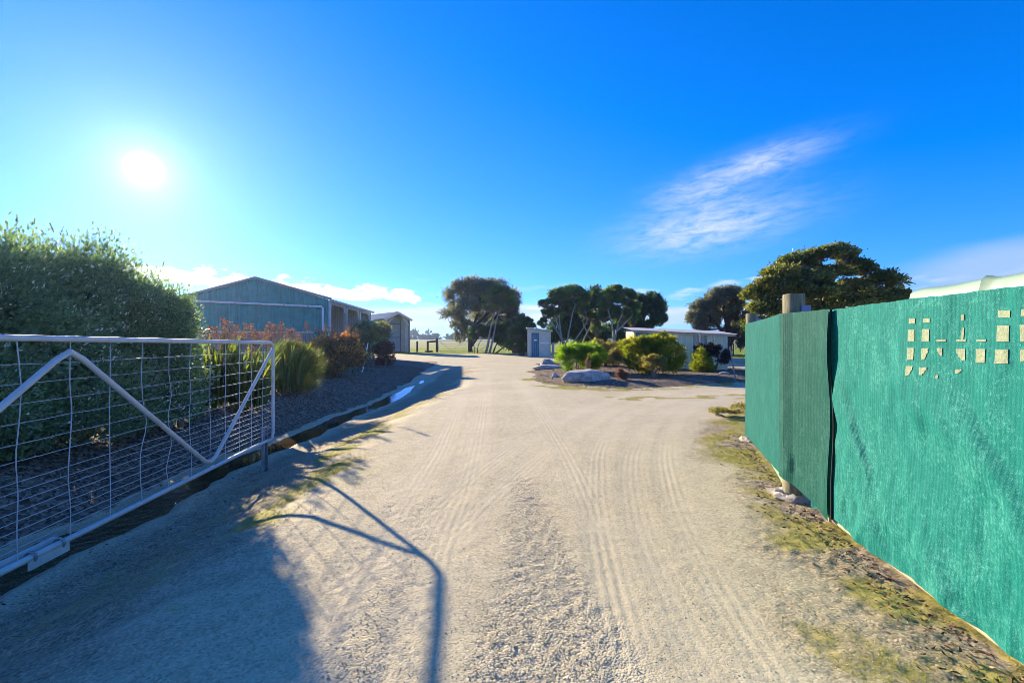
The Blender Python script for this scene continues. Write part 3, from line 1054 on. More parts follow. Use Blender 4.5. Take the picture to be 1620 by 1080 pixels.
# ------------------------------------------------------------------ pale corrugated shed on the island
def build_iron_shed():
    a = Vector((6.42, 23.9, 0))
    b = Vector((10.45, 22.25, 0))
    u = (b - a).normalized()
    wd = (b - a).length
    back = Vector((-0.04, 1, 0)).normalized()
    up = Vector((0, 0, 1))
    zb = gz(8, 22.5) - 0.03
    root = thing('corrugated_shed', 'long low pale green corrugated iron shed with skillion roof behind the garden shrubs', 'shed', a + up * zb)
    z0, z1 = 2.11, 1.88

    def top(t):
        return z0 + (z1 - z0) * t / wd
    secs = [(0.0, 0.9, M_TEALSHEET, 'dark teal wall sheet'), (0.9, 1.75, M_PALEGREEN, None), (1.75, 2.85, M_PALEGREEN, None),
            (2.85, 3.5, M_RUSTSHEET, 'wall sheet with brown rust stains'), (3.5, wd, M_PALEGREEN, None)]
    for i, (s0, s1, m, lb) in enumerate(secs):
        mb = corrugated(a + u * s0 - back * (0.004 * (i % 2)), u, up, s1 - s0, lambda t, s0=s0: (zb, top(s0 + t)), 0.125, 0.045, -back, 'sine')
        link('wall_sheet', mb.mesh('wall_sheet'), m, root, lb)
    dp = 1.5
    mb = corrugated(a, back, up, dp, lambda t: (zb, z0 - 0.02), 0.125, 0.03, -u, 'sine')
    link('end_wall', mb.mesh('end_wall'), M_CREAMSHEET, root)
    mb = corrugated(a + u * wd, back, up, dp, lambda t: (zb, z1 - 0.02), 0.125, 0.03, u, 'sine')
    link('end_wall', mb.mesh('end_wall'), M_PALEGREEN, root)
    mb = corrugated(a + back * dp, u, up, wd, lambda t: (zb, top(t) + 0.1), 0.125, 0.03, back, 'sine')
    link('rear_wall', mb.mesh('rear_wall'), M_PALEGREEN, root)
    for q, zt, m in ((a, z0, M_CREAMSHEET), (b, z1, M_CREAMSHEET)):
        mb = MB().box(q - back * 0.03 + up * (zb + zt) * 0.5, (0.1, 0.07, zt - zb - 0.01), (u, back, up))
        link('corner_post', mb.mesh('corner_post', False), m, root)
    mb = MB().box(a - Vector((0.07, -0.75, 0)) + up * 1.05, (0.03, 1.35, 1.9))
    link('cream_board', mb.mesh('cream_board', False), M_CREAMSHEET, root)
    # roof
    slope = (up * (z1 - z0) + u * wd).normalized()
    bt = (back * dp + up * 0.16).normalized()
    nn = slope.cross(bt)
    nn = nn if nn.z > 0 else -nn
    L = dp + 0.5
    mb = corrugated(a - u * 0.18 - back * 0.3 + up * (z0 + 0.02), slope, bt, wd + 0.65, lambda t: (0, L), 0.125, 0.03, nn, 'sine')
    link('roof', mb.mesh('roof'), M_ROOFZ, root)
    mb = MB().bar(a - u * 0.1 - back * 0.1 + up * (z0 - 0.04), a + u * (wd + 0.4) - back * 0.1 + up * (z1 - 0.05), 0.05, 0.09)
    link('fascia', mb.mesh('fascia', False), M_CREAM, root)
    mb = MB().box(b + u * 0.35 + back * 0.5 + up * (z1 - 0.12), (0.5, 1.0, 0.1), (u, back, up))
    link('eave_beam', mb.mesh('eave_beam', False), M_DTIMBER, root)


build_iron_shed()


# ------------------------------------------------------------------ left farm gate
def gate_x(Y):
    return -2.327 - 0.0973 * Y


def build_gate():
    zt0, zt1, zb_ = 1.569, 1.535, 0.40
    Y0, Y1 = 1.17, 5.44

    K = 1.316                       # bay unit: three bays of this many 1.42 m

    def top(Y): return zt0 + (zt1 - zt0) * (Y - 2.264) / 3.18
    def pt(Y, z, off=0.0): return Vector(((gate_x(Y) + off) * K, Y * K, H0 + (z - H0) * K))
    root = thing('farm_gate', 'open galvanised farm gate with bent pipe braces and wire mesh beside the drain', 'gate', (gate_x(Y1) * K, Y1 * K, gz(gate_x(Y1) * K, Y1 * K)))
    r = 0.0235
    # bent outer frame: top rail - end post - bottom rail - hinge post
    path = [pt(Y0, zb_ + 0.03), pt(Y0, top(Y0) - 0.03), pt(Y0 + 0.03, top(Y0))]
    path += [pt(Y, top(Y)) for Y in np.linspace(Y0 + 0.3, Y1 - 0.09, 8)]
    path += [pt(Y1 - 0.045, top(Y1) - 0.008), pt(Y1 - 0.012, top(Y1) - 0.035), pt(Y1, top(Y1) - 0.09), pt(Y1, 1.0), pt(Y1, zb_ + 0.06),
             pt(Y1 - 0.03, zb_ + 0.01), pt(Y1 - 0.09, zb_)]
    path += [pt(Y, zb_) for Y in np.linspace(Y1 - 0.4, Y0 + 0.1, 8)] + [pt(Y0, zb_ + 0.03)]
    link('frame', MB().tube(path, r, 12).mesh('frame'), M_GALV, root)
    # bent brace, near side of the mesh
    of = 0.037
    k = [(Y1 - 0.04, 1.47), (4.05, zb_ + 0.045), (2.62, top(2.62) - 0.055), (Y0 + 0.05, zb_ + 0.09)]
    br = []
    for i, (Y, z) in enumerate(k):
        if 0 < i < 3:
            pr, nx = k[i - 1], k[i + 1]
            for t in (0.13, 0.06):
                br.append(pt(Y + (pr[0] - Y) * t, z + (pr[1] - z) * t, of))
            br.append(pt(Y, z + (0.035 if i == 1 else -0.02), of))
            for t in (0.06, 0.13):
                br.append(pt(Y + (nx[0] - Y) * t, z + (nx[1] - z) * t, of))
        else:
            br.append(pt(Y, z, of if i else 0.02))
    link('brace', MB().tube(br, 0.0225, 12).mesh('brace'), M_GALV, root)
    # mesh: vertical and horizontal wires, each its own part
    vy = [1.45, 1.75, 2.05, 2.35, 2.66, 2.96, 3.25, 3.54, 3.82, 4.10, 4.36, 4.63, 4.886, 5.156]
    hz = [1.43, 1.33, 1.225, 1.126, 1.02, 0.93, 0.824, 0.774, 0.726, 0.673, 0.623, 0.575, 0.529, 0.483]
    rr = random.Random(4)
    warp = {}
    for i, Y in enumerate(vy):
        warp[i] = [0.0] + [rr.gauss(0, 0.012) * (2.2 if 5 < i < 9 else 0.7) for _ in range(5)] + [0.0]

    def wob(i, z):
        t = (1.5 - z) / 1.1 * 6
        q = int(max(0, min(5, math.floor(t))))
        return warp[i][q] + (warp[i][q + 1] - warp[i][q]) * (t - q)
    for i, Y in enumerate(vy):
        p = [pt(Y + wob(i, z), z, 0.004) for z in np.linspace(top(Y) - 0.015, zb_ + 0.015, 15)]
        link('wire', MB().tube(p, 0.0038, 6).mesh('wire'), M_WIRE, root)
    for j, z in enumerate(hz):
        p = [pt(Y0 + 0.01, z)]
        for i, Y in enumerate(vy):
            p.append(pt(Y, z + rr.gauss(0, 0.0014), 0.0))
            if i < len(vy) - 1:
                ym = (Y + vy[i + 1]) / 2
                p.append(pt(ym, z - 0.001 + rr.gauss(0, 0.0008), 0.0))
        p.append(pt(Y1 - 0.02, z + rr.gauss(0, 0.002)))
        link('wire', MB().tube(p, 0.0032, 6).mesh('wire'), M_WIRE, root)
    # drop bolt in a channel near the free end
    yb = 5.30 * K
    x = (gate_x(5.30) - 0.05) * K
    zg = gz(x, yb)
    zt = H0 + (0.53 - H0) * K
    mb = MB()
    mb.box((x, yb, (zt + zg) / 2 - 0.02), (0.016, 0.10, zt - zg + 0.06))
    mb.box((x + 0.021, yb + 0.046, (zt + zg) / 2 - 0.02), (0.036, 0.012, zt - zg + 0.06))
    mb.box((x + 0.021, yb - 0.046, (zt + zg) / 2 - 0.02), (0.036, 0.012, zt - zg + 0.06))
    link('drop_bolt', mb.mesh('drop_bolt', False), M_DGALV, root)
    mb = MB().bar(pt(5.28, 0.545, -0.06), pt(5.40, 0.535, -0.02), 0.04, 0.026)
    link('bolt_bracket', mb.mesh('bolt_bracket', False), M_DGALV, root)
    mb = MB().tube([pt(5.32, zb_, -0.05), pt(5.32, zb_ + 0.03, 0.03)], 0.016, 6)
    link('bolt_pin', mb.mesh('bolt_pin', False), M_DGALV, root)
    # clamped bracket on the bottom rail
    mb = MB()
    mb.bar(pt(2.0, zb_ + 0.005, -0.05), pt(2.62, zb_ + 0.005, -0.05), 0.04, 0.06)
    mb2 = MB().bar(pt(2.40, zb_ - 0.035, 0.012), pt(2.64, zb_ - 0.035, 0.012), 0.014, 0.065)
    br_ = link('rail_bracket', mb.mesh('rail_bracket', False), M_GALV, root)
    link('rail_plate', mb2.mesh('rail_plate', False), M_GALV, root)
    for Y in (2.43, 2.60):
        ring = [pt(Y, zb_ + 0.028 * math.sin(q), 0.028 * math.cos(q) - 0.004) for q in np.linspace(-2.4, 2.6, 14)]
        ring = [pt(Y, zb_ - 0.02, -0.06)] + ring[::-1][:-2]
        link('u_bolt', MB().tube(ring, 0.008, 6).mesh('u_bolt'), M_DGALV, br_)


build_gate()


# ------------------------------------------------------------------ right screen fence and covered gate
def cloth_mesh(name, path, ztop, zbot, ns, nz, fold, seed, sag=0.0):
    """path: list of (x, y); cloth hung between ztop(t) and zbot(t), t in 0..1 along the path"""
    P = np.array(path, float)
    seg = np.hypot(*np.diff(P, axis=0).T)
    cum = np.concatenate([[0], np.cumsum(seg)])
    s = np.linspace(0, cum[-1], ns)
    x, y = np.interp(s, cum, P[:, 0]), np.interp(s, cum, P[:, 1])
    tx, ty = np.gradient(x), np.gradient(y)
    l = np.hypot(tx, ty)
    nxx, nyy = -ty / l, tx / l
    sgn = np.sign(-nxx.mean())
    nxx, nyy = nxx * sgn, nyy * sgn            # outward: towards -X, the driveway
    t = s / cum[-1]
    zt = np.array([ztop(q) for q in t])
    zb = np.array([zbot(q) for q in t])
    k = np.linspace(0, 1, nz)[:, None]
    Z = zt[None] * (1 - k) + zb[None] * k
    S = np.repeat(s[None], nz, 0)
    D = fold(S, Z, seed)
    X = x[None] + nxx[None] * D
    Y = y[None] + nyy[None] * D
    V = np.stack([X, Y, Z], -1).reshape(-1, 3)
    idx = np.arange(ns * nz).reshape(nz, ns)
    F = np.stack([idx[:-1, :-1], idx[:-1, 1:], idx[1:, 1:], idx[1:, :-1]], -1).reshape(-1, 4)
    return np_mesh(name, V, F, vattr={'s': S.ravel(), 'z': Z.ravel()}, smooth=True)


def fold_near(S, Z, seed):
    d = (fbm(S * 2.2, Z * 1.1, 4, seed) - 0.5) * 0.05
    a = S * 0.75 + Z * 0.66
    d = d + 0.034 * sst(fbm(a * 3.2, (S - Z) * 0.7, 3, seed + 5), 0.52, 0.75) * sst(1.5 - Z, 0, 0.5)
    d = d + 0.030 * (1 - np.abs(2 * fbm(S * 5, Z * 2.2, 3, seed + 9) - 1)) * sst(0.9 - Z, 0, 0.6)
    d = d + (fbm(S * 14, Z * 4, 3, seed + 2) - 0.5) * 0.016
    return d


def fold_flat(S, Z, seed):
    return (fbm(S * 2.0, Z * 1.4, 4, seed) - 0.5) * 0.02 + (fbm(S * 9, Z * 5, 3, seed + 2) - 0.5) * 0.006


PN0, PN1 = (2.69, 3.86), (2.02, 0.02)
PS = (PN0[0] + 0.2 * 0.1745, PN0[1] + 0.2)


def build_right():
    # --- screened gate nearest the camera
    root = thing('screened_gate', 'near gate panel covered in bright green shade cloth with pale square patches', 'gate', (PN0[0], PN0[1], 0.0))
    p0, p1 = Vector((PN0[0] + 0.06, PN0[1], 0)), Vector((PN1[0] + 0.06, PN1[1], 0))
    d = (p1 - p0).normalized()
    up = Vector((0, 0, 1))
    path = [PS, PN1]
    me = cloth_mesh('shade_cloth', path, lambda t: 1.815 + 0.004 * math.sin(t * 9) + 0.002 * math.sin(t * 47) + 0.0015 * math.sin(t * 171), lambda t: 0.075 + 0.012 * math.sin(t * 23), 420, 170, fold_near, 31)
    link('shade_cloth', me, M_CLOTH, root)
    inn = Vector((-0.035, 0, 0))
    mb = MB().tube([p0 + inn + up * 0.048, p1 + inn + up * 0.048], 0.021, 10)
    link('bottom_rail', mb.mesh('bottom_rail'), M_RAIL, root)
    mb = MB().tube([p0 + up * 1.79, p1 + up * 1.79], 0.018, 10)
    link('top_rail', mb.mesh('top_rail'), M_GALV, root)
    for q in (p0 + d * 0.02, p1):
        mb = MB().tube([q + up * 0.05, q + up * 1.79], 0.018, 10)
        link('end_stile', mb.mesh('end_stile'), M_GALV, root)
    # pale patches in the cloth, each its own piece
    Z5 = 5.4
    rects = [(328, 450, 385, 497), (448, 452, 513, 487), (755, 418, 780, 468), (1058, 385, 1165, 443), (1262, 372, 1310, 432),
             (325, 548, 382, 648), (443, 542, 512, 648), (580, 630, 645, 650), (760, 530, 778, 631), (722, 631, 800, 650), (885, 630, 967, 650), (1058, 512, 1163, 650), (1257, 505, 1320, 650),
             (323, 703, 378, 805), (442, 705, 505, 805), (580, 705, 620, 770), (722, 712, 800, 810), (882, 712, 965, 830), (1048, 715, 1158, 838), (1253, 715, 1320, 820),
             (318, 858, 378, 940), (436, 868, 498, 935), (575, 935, 592, 962), (722, 885, 770, 920)]
    torn = {14, 15, 16, 19, 20, 21, 23}
    rr = random.Random(8)
    # panel line: X = xa + k * Y
    kk = (PN0[0] - PN1[0]) / (PN0[1] - PN1[1])
    xa = PN1[0] - kk * PN1[1]
    Ls = math.hypot(1, kk)

    def on_panel(zx, zy, out=0.0):
        px, py = 1380 + zx / Z5, 420 + zy / Z5
        q = (px - 810) / F0
        Y = xa / (q - kk)
        s_ = (PS[1] - Y) * Ls
        z = H0 + (540 - py) / F0 * Y
        dd = float(fold_near(np.array([s_]), np.array([z]), 31)[0])
        return Vector((xa + kk * Y - (dd + out) / Ls, Y + kk * (dd + out) / Ls, z))
    for i, (a, b, c, e) in enumerate(rects):
        n, m = 7, 7
        if i in torn:
            lowx = rr.choice((0, 1))
        pts = []
        for jj in range(n):
            v = jj / (n - 1)
            row = []
            for ii in range(m):
                u_ = ii / (m - 1)
                if i in torn:
                    w = max(0.12, 1 - 0.75 * max(0, v - 0.25) + 0.12 * math.sin(v * 17 + i))
                    u_ = (1 - w) + u_ * w if lowx else u_ * w
                row.append(on_panel(a + (c - a) * u_, b + (e - b) * v, 0.0035))
            pts.append(row)
        link('pale_patch', MB().grid(pts).mesh('pale_patch'), M_PATCH, root)

    # --- fence section beyond, wrapped round the strainer post
    NP, FP = Vector((2.80, 4.52, 0)), Vector((3.75, 7.12, 0))
    fen = thing('screened_fence', 'far screened fence section of doubled green cloth on two round timber posts', 'fence', (NP.x, NP.y, 0))
    for q, r, zt in ((NP, 0.098, 2.02), (FP, 0.085, 1.985)):
        zg = gz(q.x, q.y)
        mb = MB()
        zz = [zg - 0.3, zg, 0.5, 1.0, 1.5, zt - 0.012, zt]
        mb.tube([q + up * z + Vector((0.004 * math.sin(z * 5), 0.004 * math.cos(z * 4), 0)) for z in zz], [r * 1.03, r * 1.03, r, r, r * 0.99, r * 0.99, r * 0.94], 20)
        po = link('post', mb.mesh('post'), M_POST, fen)
        nb = (Vector((-1.0, -0.55, 0))).normalized()
        tg = Vector((0.55, -1.0, 0)).normalized()
        c = q + Vector((0.02, -r - 0.004, 1.865))
        mb = MB().box(c + Vector((r * 0.35, 0, 0)), (r * 0.95, 0.012, 0.075))  # plate coloured as the bluish shade in the post's notch
        link('notch_shade', mb.mesh('notch_shade', False), M_NOTCHSHADE, po)
        # rough concrete collar
        rng = np.random.default_rng(int(q.y * 10))
        rings = []
        for h, f in ((-0.05, 2.1), (0.03, 2.0), (0.055, 1.6), (0.06, 1.0)):
            rings.append([q + Vector((math.cos(a) * r * f * (1 + 0.16 * math.sin(3 * a + q.x * 7) + 0.1 * rng.normal() * (f > 1.1)), math.sin(a) * r * f * (0.9 + 0.1 * rng.normal() * (f > 1.1)), zg + h + 0.012 * rng.normal())) for a in np.linspace(0, 2 * math.pi, 25)[:-1]])
        for g in rings:
            g.append(g[0])
        link('concrete_footing', MB().grid(rings).mesh('concrete_footing'), M_CONC, fen)
    # far cloth
    path = [(FP.x - 0.02, FP.y + 0.12), (FP.x - 0.10, FP.y + 0.0), (FP.x - 0.09, FP.y - 0.1), (NP.x - 0.088, NP.y + 0.12), (NP.x - 0.105, NP.y)]
    path = [(FP.x - 0.09, FP.y + 0.03), (FP.x - 0.11, FP.y - 0.06), (NP.x + 0.0, NP.y + 0.16)]
    path[-1] = (NP.x - 0.10, NP.y + 0.06)
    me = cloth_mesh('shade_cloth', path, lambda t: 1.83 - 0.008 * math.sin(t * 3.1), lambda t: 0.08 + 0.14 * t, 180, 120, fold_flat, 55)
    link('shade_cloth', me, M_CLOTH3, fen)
    # doubled strip wrapped over the post
    path = [(NP.x - 0.108, NP.y + 0.07), (NP.x - 0.122, NP.y - 0.02), (NP.x - 0.10, NP.y - 0.14), (PN0[0] - 0.010, PN0[1] + 0.22), (PN0[0] - 0.040, PN0[1] - 0.07)]

    def fold_wrap(S, Z, seed):
        d = fold_flat(S, Z, seed)
        d = d + 0.014 * np.exp(-((S - 0.16) / 0.05) ** 2 - ((Z - 0.34) / 0.12) ** 2) - 0.012 * np.exp(-((S - 0.24) / 0.03) ** 2 - ((Z - 0.36) / 0.10) ** 2)
        e = sst(S, 0.62, 0.76)
        return d + e * (0.012 * np.sin(Z * 5.2) + 0.015)
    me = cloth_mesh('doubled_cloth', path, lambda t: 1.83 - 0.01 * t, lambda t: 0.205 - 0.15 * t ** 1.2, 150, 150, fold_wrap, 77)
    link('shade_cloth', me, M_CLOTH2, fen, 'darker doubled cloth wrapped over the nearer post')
    # black tube as the shade in the slit beside the doubled strip
    e = Vector((PN0[0] - 0.034, PN0[1] - 0.085, 0))
    mb = MB().tube([e + up * z + Vector((-0.012 * math.sin(z * 5.2) - 0.002, -0.012 * math.sin(z * 3), 0)) for z in np.linspace(1.815, 0.08, 26)], 0.0085, 6)
    link('slit_shade', mb.mesh('slit_shade'), M_BLACK, fen)
    # pale bottom rail post to post and on to the gate
    mb = MB().bar((FP.x - 0.01, FP.y - 0.09, 0.125), (NP.x + 0.04, NP.y + 0.1, 0.17), 0.03, 0.07)
    mb.bar((NP.x + 0.03, NP.y - 0.1, 0.165), (PN0[0] + 0.0, PN0[1] - 0.02, 0.055), 0.03, 0.06)
    link('bottom_rail', mb.mesh('bottom_rail', False), M_RAIL, fen)
    mb = MB().bar((FP.x + 0.04, FP.y - 0.09, 1.79), (NP.x + 0.06, NP.y + 0.1, 1.79), 0.035, 0.06)
    link('top_rail', mb.mesh('top_rail', False), M_RAIL, fen)
    # loose flap of cloth below the far rail
    me = cloth_mesh('lower_flap', [(FP.x + 0.01, FP.y - 0.15), (NP.x + 0.0, NP.y + 0.12)], lambda t: 0.13 + 0.03 * t, lambda t: 0.03 - 0.01 * t, 90, 24, fold_flat, 88)
    link('lower_flap', me, M_TARP, fen, 'pale loose flap of cloth hanging below the far rail')


build_right()


def build_tarp():
    """a tall load under a pale green tarpaulin, behind the screened gate"""
    up = Vector((0, 0, 1))
    a, b = Vector((4.36, 5.02, 0)), Vector((3.62, 1.4, 0))
    d = (b - a)
    L = d.length
    d.normalize()
    out = Vector((1, 0, 0)) - d * d.x
    out.normalize()
    wd = 1.7
    rows = []
    zs = [(0.0, 0.02), (0.0, 0.6), (0.0, 1.2), (0.0, 1.75), (0.0, 1.98), (0.02, 2.075), (0.06, 2.11), (0.12, 2.09), (0.35, 2.10), (0.85, 2.16), (1.35, 2.1), (1.65, 2.08), (1.7, 1.9), (1.7, 1.0), (1.7, 0.02)]
    n = 60
    for off, z in zs:
        row = []
        for i in range(n + 1):
            t = i / n
            s = t * L
            w = 0.012 * math.sin(s * 7 + z) + 0.018 * math.sin(s * 2.3) * (1 if z < 1.9 else 0.3)
            pk = math.exp(-((s - 1.05) / 0.05) ** 2)
            row.append(a + d * s + out * (off + w - 0.05 * pk * (z > 1.7)) + up * (z + 0.022 * pk * (z > 1.9) + (0.006 * math.sin(s * 9) if z > 1.9 else 0)))
        rows.append(row)
    mb = MB().grid(rows)
    for col in (0, n):
        ring = [r[col] for r in rows]
        mb.add(ring, [tuple(range(len(ring)))])
    o = link('tarpaulin_cover', mb.mesh('tarpaulin_cover', True, 60), M_TARP)
    tag(o, 'pale green tarpaulin covered load rising above the right end of the near screened gate', 'tarpaulin')


build_tarp()


# ------------------------------------------------------------------ foliage
def unit(v):
    return v / np.maximum(np.linalg.norm(v, axis=-1, keepdims=True), 1e-9)


def rdir(n):
    return unit(R.normal(size=(n, 3)))


def leaf_quads(C, D, L, Wd, bend=0.15, droop=0.0):
    """diamond leaves: centres C, directions D, lengths L, widths Wd (arrays)"""
    n = len(C)
    D = unit(D)
    s = unit(np.cross(D, rdir(n)))
    nn = np.cross(D, s)
    L = np.broadcast_to(L, (n,))[:, None]
    Wd = np.broadcast_to(Wd, (n,))[:, None]
    mid = C + nn * L * bend * 0.5
    V = np.stack([C - D * L / 2, mid + s * Wd / 2, C + D * L / 2 - np.array([0, 0, 1.0]) * L * droop, mid - s * Wd / 2], 1).reshape(-1, 3)
    F = np.arange(4 * n).reshape(n, 4)
    return V, F


def clump_points(blobs, n, sub=14, subr=0.42, shell=0.55, zmin=None, lowcut=-0.35, tail=0.22):
    """points and outward directions in a set of ellipsoid blobs (c, (rx, ry, rz)); each blob made of smaller clumps"""
    areas = np.array([(b[1][0] * b[1][1] + b[1][0] * b[1][2] + b[1][1] * b[1][2]) for b in blobs])
    cnt = np.maximum(8, (n * areas / areas.sum()).astype(int))
    PP, DD, ID, TOP = [], [], [], []
    k0 = 0
    for (c, r), m in zip(blobs, cnt):
        c, r = np.array(c, float), np.array(r, float)
        ns = max(3, int(sub))
        d = rdir(ns * 3)
        d = d[d[:, 2] > lowcut][:ns]
        ns = len(d)
        cc = c + d * r * (0.70 + 0.22 * R.random((ns, 1)))
        sr = subr * (0.65 + 0.7 * R.random(ns))
        w = sr ** 2
        which = R.choice(ns, m, p=w / w.sum())
        dd = rdir(m)
        rad = (shell + (1 - shell) * R.random(m)) * sr[which] * (1 + tail * np.minimum(np.abs(R.normal(size=m)), 2.0) ** 1.7)
        p = cc[which] + dd * rad[:, None] * r
        PP.append(p)
        DD.append(unit(dd + 0.5 * d[which]))
        ID.append(which + k0)
        TOP.append(dd[:, 2])
        k0 += ns
    P, D, I, T = np.concatenate(PP), np.concatenate(DD), np.concatenate(ID), np.concatenate(TOP)
    if zmin is not None:
        k = P[:, 2] > zmin
        P, D, I, T = P[k], D[k], I[k], T[k]
    return P, D, I, T


def foliage(name, blobs, n, L, wr, mat, parent, sub=14, subr=0.42, shell=0.5, up=0.3, rnd=0.6, zmin=None, lowcut=-0.35, tint=0.35, droop=0.0, lvar=0.45, pale=0.0, bend=0.15, tail=0.22):
    P, D, I, T = clump_points(blobs, n, sub, subr, shell, zmin, lowcut, tail)
    m = len(P)
    D = unit(D + np.array([0, 0, up]) + rdir(m) * rnd)
    ll = L * (1 - lvar / 2 + lvar * R.random(m))
    V, F = leaf_quads(P, D, ll, ll * wr, bend, droop)
    base = _h(I, I * 7 + 3, I * 0 + 5, 77)
    val = np.clip(0.5 + (base - 0.5) * tint + R.normal(size=m) * 0.16, 0, 0.9)
    if pale:
        k = vn(P[:, 0] * 4, P[:, 1] * 4, P[:, 2] * 4, 6) > 0.72
        val[k & (R.random(m) < pale)] = 1.0
    me = np_mesh(name, V, F, fattr={'rnd': val})
    return link(name, me, mat, parent)


def sticks(name, A, B, r0, r1, mat, parent, kind=None):
    """many three-sided twigs from points A to points B"""
    n = len(A)
    t = unit(B - A)
    x = unit(np.cross(t, rdir(n)))
    y = np.cross(t, x)
    V = np.zeros((n, 6, 3))
    for k in range(3):
        q = 2 * math.pi * k / 3
        o = x * math.cos(q) + y * math.sin(q)
        V[:, k] = A + o * np.broadcast_to(r0, (n,))[:, None]
        V[:, 3 + k] = B + o * np.broadcast_to(r1, (n,))[:, None]
    b = (np.arange(n) * 6)[:, None]
    F = np.concatenate([np.stack([b[:, 0] + k, b[:, 0] + (k + 1) % 3, b[:, 0] + 3 + (k + 1) % 3, b[:, 0] + 3 + k], 1) for k in range(3)])
    return link(name, np_mesh(name, V.reshape(-1, 3), F, fattr={'rnd': R.random(len(F))}), mat, parent, kind=kind)


def curve_path(a, b, n=7, wob=0.06, lift=0.0):
    a, b = Vector(a), Vector(b)
    L = (b - a).length
    o = [Vector([random.gauss(0, 1) for _ in range(3)]) * L * wob for _ in range(2)]
    out = []
    for i in range(n + 1):
        t = i / n
        out.append(a.lerp(b, t) + o[0] * math.sin(math.pi * t) + o[1] * math.sin(2 * math.pi * t) * 0.5 + Vector((0, 0, lift * L * math.sin(math.pi * t))))
    return out


def tree(name, label, cat, base, Y, trunks, clumps, n, L, wr, mleaf, mbark, r0=0.2, group=None, sub=12, subr=0.42, twigs=0, lowcut=-0.35, forks=None, up=0.3, branch=0.05, droop=0.0, shell=0.5, tint=0.5, btwig=None):
    """trunks: lists of (px, py, dY); clumps: (px, py, rx px, rz px, dY)"""
    bx = (base[0] - 810) / F0 * Y
    zg = gz(bx, Y)
    root = thing(name, label, cat, (bx, Y, zg), group)
    mb = MB()
    nodes = []
    for ti, t in enumerate(trunks):
        pts = [W(q[0], q[1], Y + (q[2] if len(q) > 2 else 0)) for q in t]
        if ti == 0 or t[0][1] >= base[1] - 2:
            pts[0].z = min(pts[0].z, gz(pts[0].x, pts[0].y) - 0.05)
        sm = smooth_path([tuple(p) for p in pts], 5)
        k = len(sm)
        rs = r0 * (0.85 if ti else 1.0)
        rad = [max(0.02, rs * (1.15 - 0.72 * i / (k - 1))) for i in range(k)]
        rad[0] *= 1.25
        mb.tube([Vector(p) for p in sm], rad, 9)
        nodes += [(Vector(p), rad[i]) for i, p in enumerate(sm) if i >= k * 0.45]
    blobs = []
    ta, tb = [], []
    for c in clumps:
        cc = W(c[0], c[1], Y + c[4])
        rx, rz = c[2] * 1.06 / F0 * (Y + c[4]), c[3] * 1.15 / F0 * (Y + c[4])
        ry = rx * (c[5] if len(c) > 5 else 0.85)
        blobs.append((tuple(cc), (rx, ry, rz)))
        near = min(nodes, key=lambda q: (q[0] - cc).length + (1.5 if q[0].z > cc.z else 0))
        tgt = cc + Vector((0, 0, -0.35 * rz))
        pth = curve_path(near[0], tgt, 6, 0.05, 0.06)
        rb = min(near[1] * 0.7, branch * 1.6)
        mb.tube(pth, [rb * (1 - 0.65 * i / 6) + 0.008 for i in range(7)], 6, False)
        for k in range(7):
            d = Vector(rdir(1)[0])
            d.z = abs(d.z) * 0.8 - 0.1
            e = cc + Vector((d.x * rx, d.y * ry, d.z * rz)) * 0.82
            st = pth[3 + k % 3]
            mb.tube(curve_path(st, e, 4, 0.07, 0.05), [rb * 0.5, rb * 0.42, rb * 0.34, rb * 0.24, 0.012], 5, False)
        if twigs:
            d = rdir(twigs)
            d[:, 2] = -np.abs(d[:, 2]) * 0.75 + 0.25
            e = np.array(cc) + d * np.array([rx, ry, rz]) * (0.75 + 0.25 * R.random((twigs, 1)))
            s0 = np.array(tgt) + R.normal(size=(twigs, 3)) * np.array([rx, ry, rz]) * 0.2 - np.array([0, 0, rz * 0.35])
            ta.append(s0 + (e - s0) * 0.1)
            tb.append(e)
    link('trunk', mb.mesh('trunk', True, 60), mbark, root)
    if ta:
        ta, tb = np.concatenate(ta), np.concatenate(tb)
        sticks('twigs', ta, tb, 0.016, 0.007, btwig or M_TWIG, root, kind='stuff')
    foliage('crown', blobs, n, L, wr, mleaf, root, sub, subr, shell, up, 0.7, None, lowcut, tint, droop)
    return root


G = lambda *a: a
L_SHEOAK = mat_leaf('sheoak_needles', [(0.1, (0.098, 0.124, 0.095)), (0.5, (0.208, 0.234, 0.166)), (0.9, (0.345, 0.345, 0.234))], 0.40, (1.3, 1.3, 0.9), 0.6)
L_TEA = mat_leaf('tea_tree_leaves', [(0.1, (0.058, 0.105, 0.043)), (0.5, (0.133, 0.211, 0.069)), (0.9, (0.290, 0.355, 0.118))], 0.40, (1.4, 1.5, 0.6), 0.55)
L_DARK = mat_leaf('dark_leaves', [(0.1, (0.032, 0.072, 0.039)), (0.5, (0.072, 0.134, 0.059)), (0.9, (0.165, 0.234, 0.088))], 0.35, (1.3, 1.5, 0.7), 0.5)
L_FIG = mat_leaf('broad_tree_leaves', [(0.1, (0.056, 0.087, 0.025)), (0.5, (0.144, 0.174, 0.044)), (0.9, (0.370, 0.327, 0.087))], 0.40, (1.3, 1.35, 0.6), 0.4, 0.4)
L_HEDGE = mat_leaf('hedge_leaves', [(0.1, (0.079, 0.135, 0.085)), (0.5, (0.175, 0.259, 0.140)), (0.9, (0.309, 0.394, 0.184)), (1.0, (0.800, 0.800, 0.800))], 0.40, (1.4, 1.6, 0.7), 0.35, 0.6)
L_CANNA = mat_leaf('strap_leaves', [(0.1, (0.043, 0.079, 0.026)), (0.6, (0.086, 0.130, 0.035)), (0.82, (0.187, 0.216, 0.036)), (0.93, (0.518, 0.432, 0.043))], 0.50, (1.8, 1.7, 0.5), 0.45)
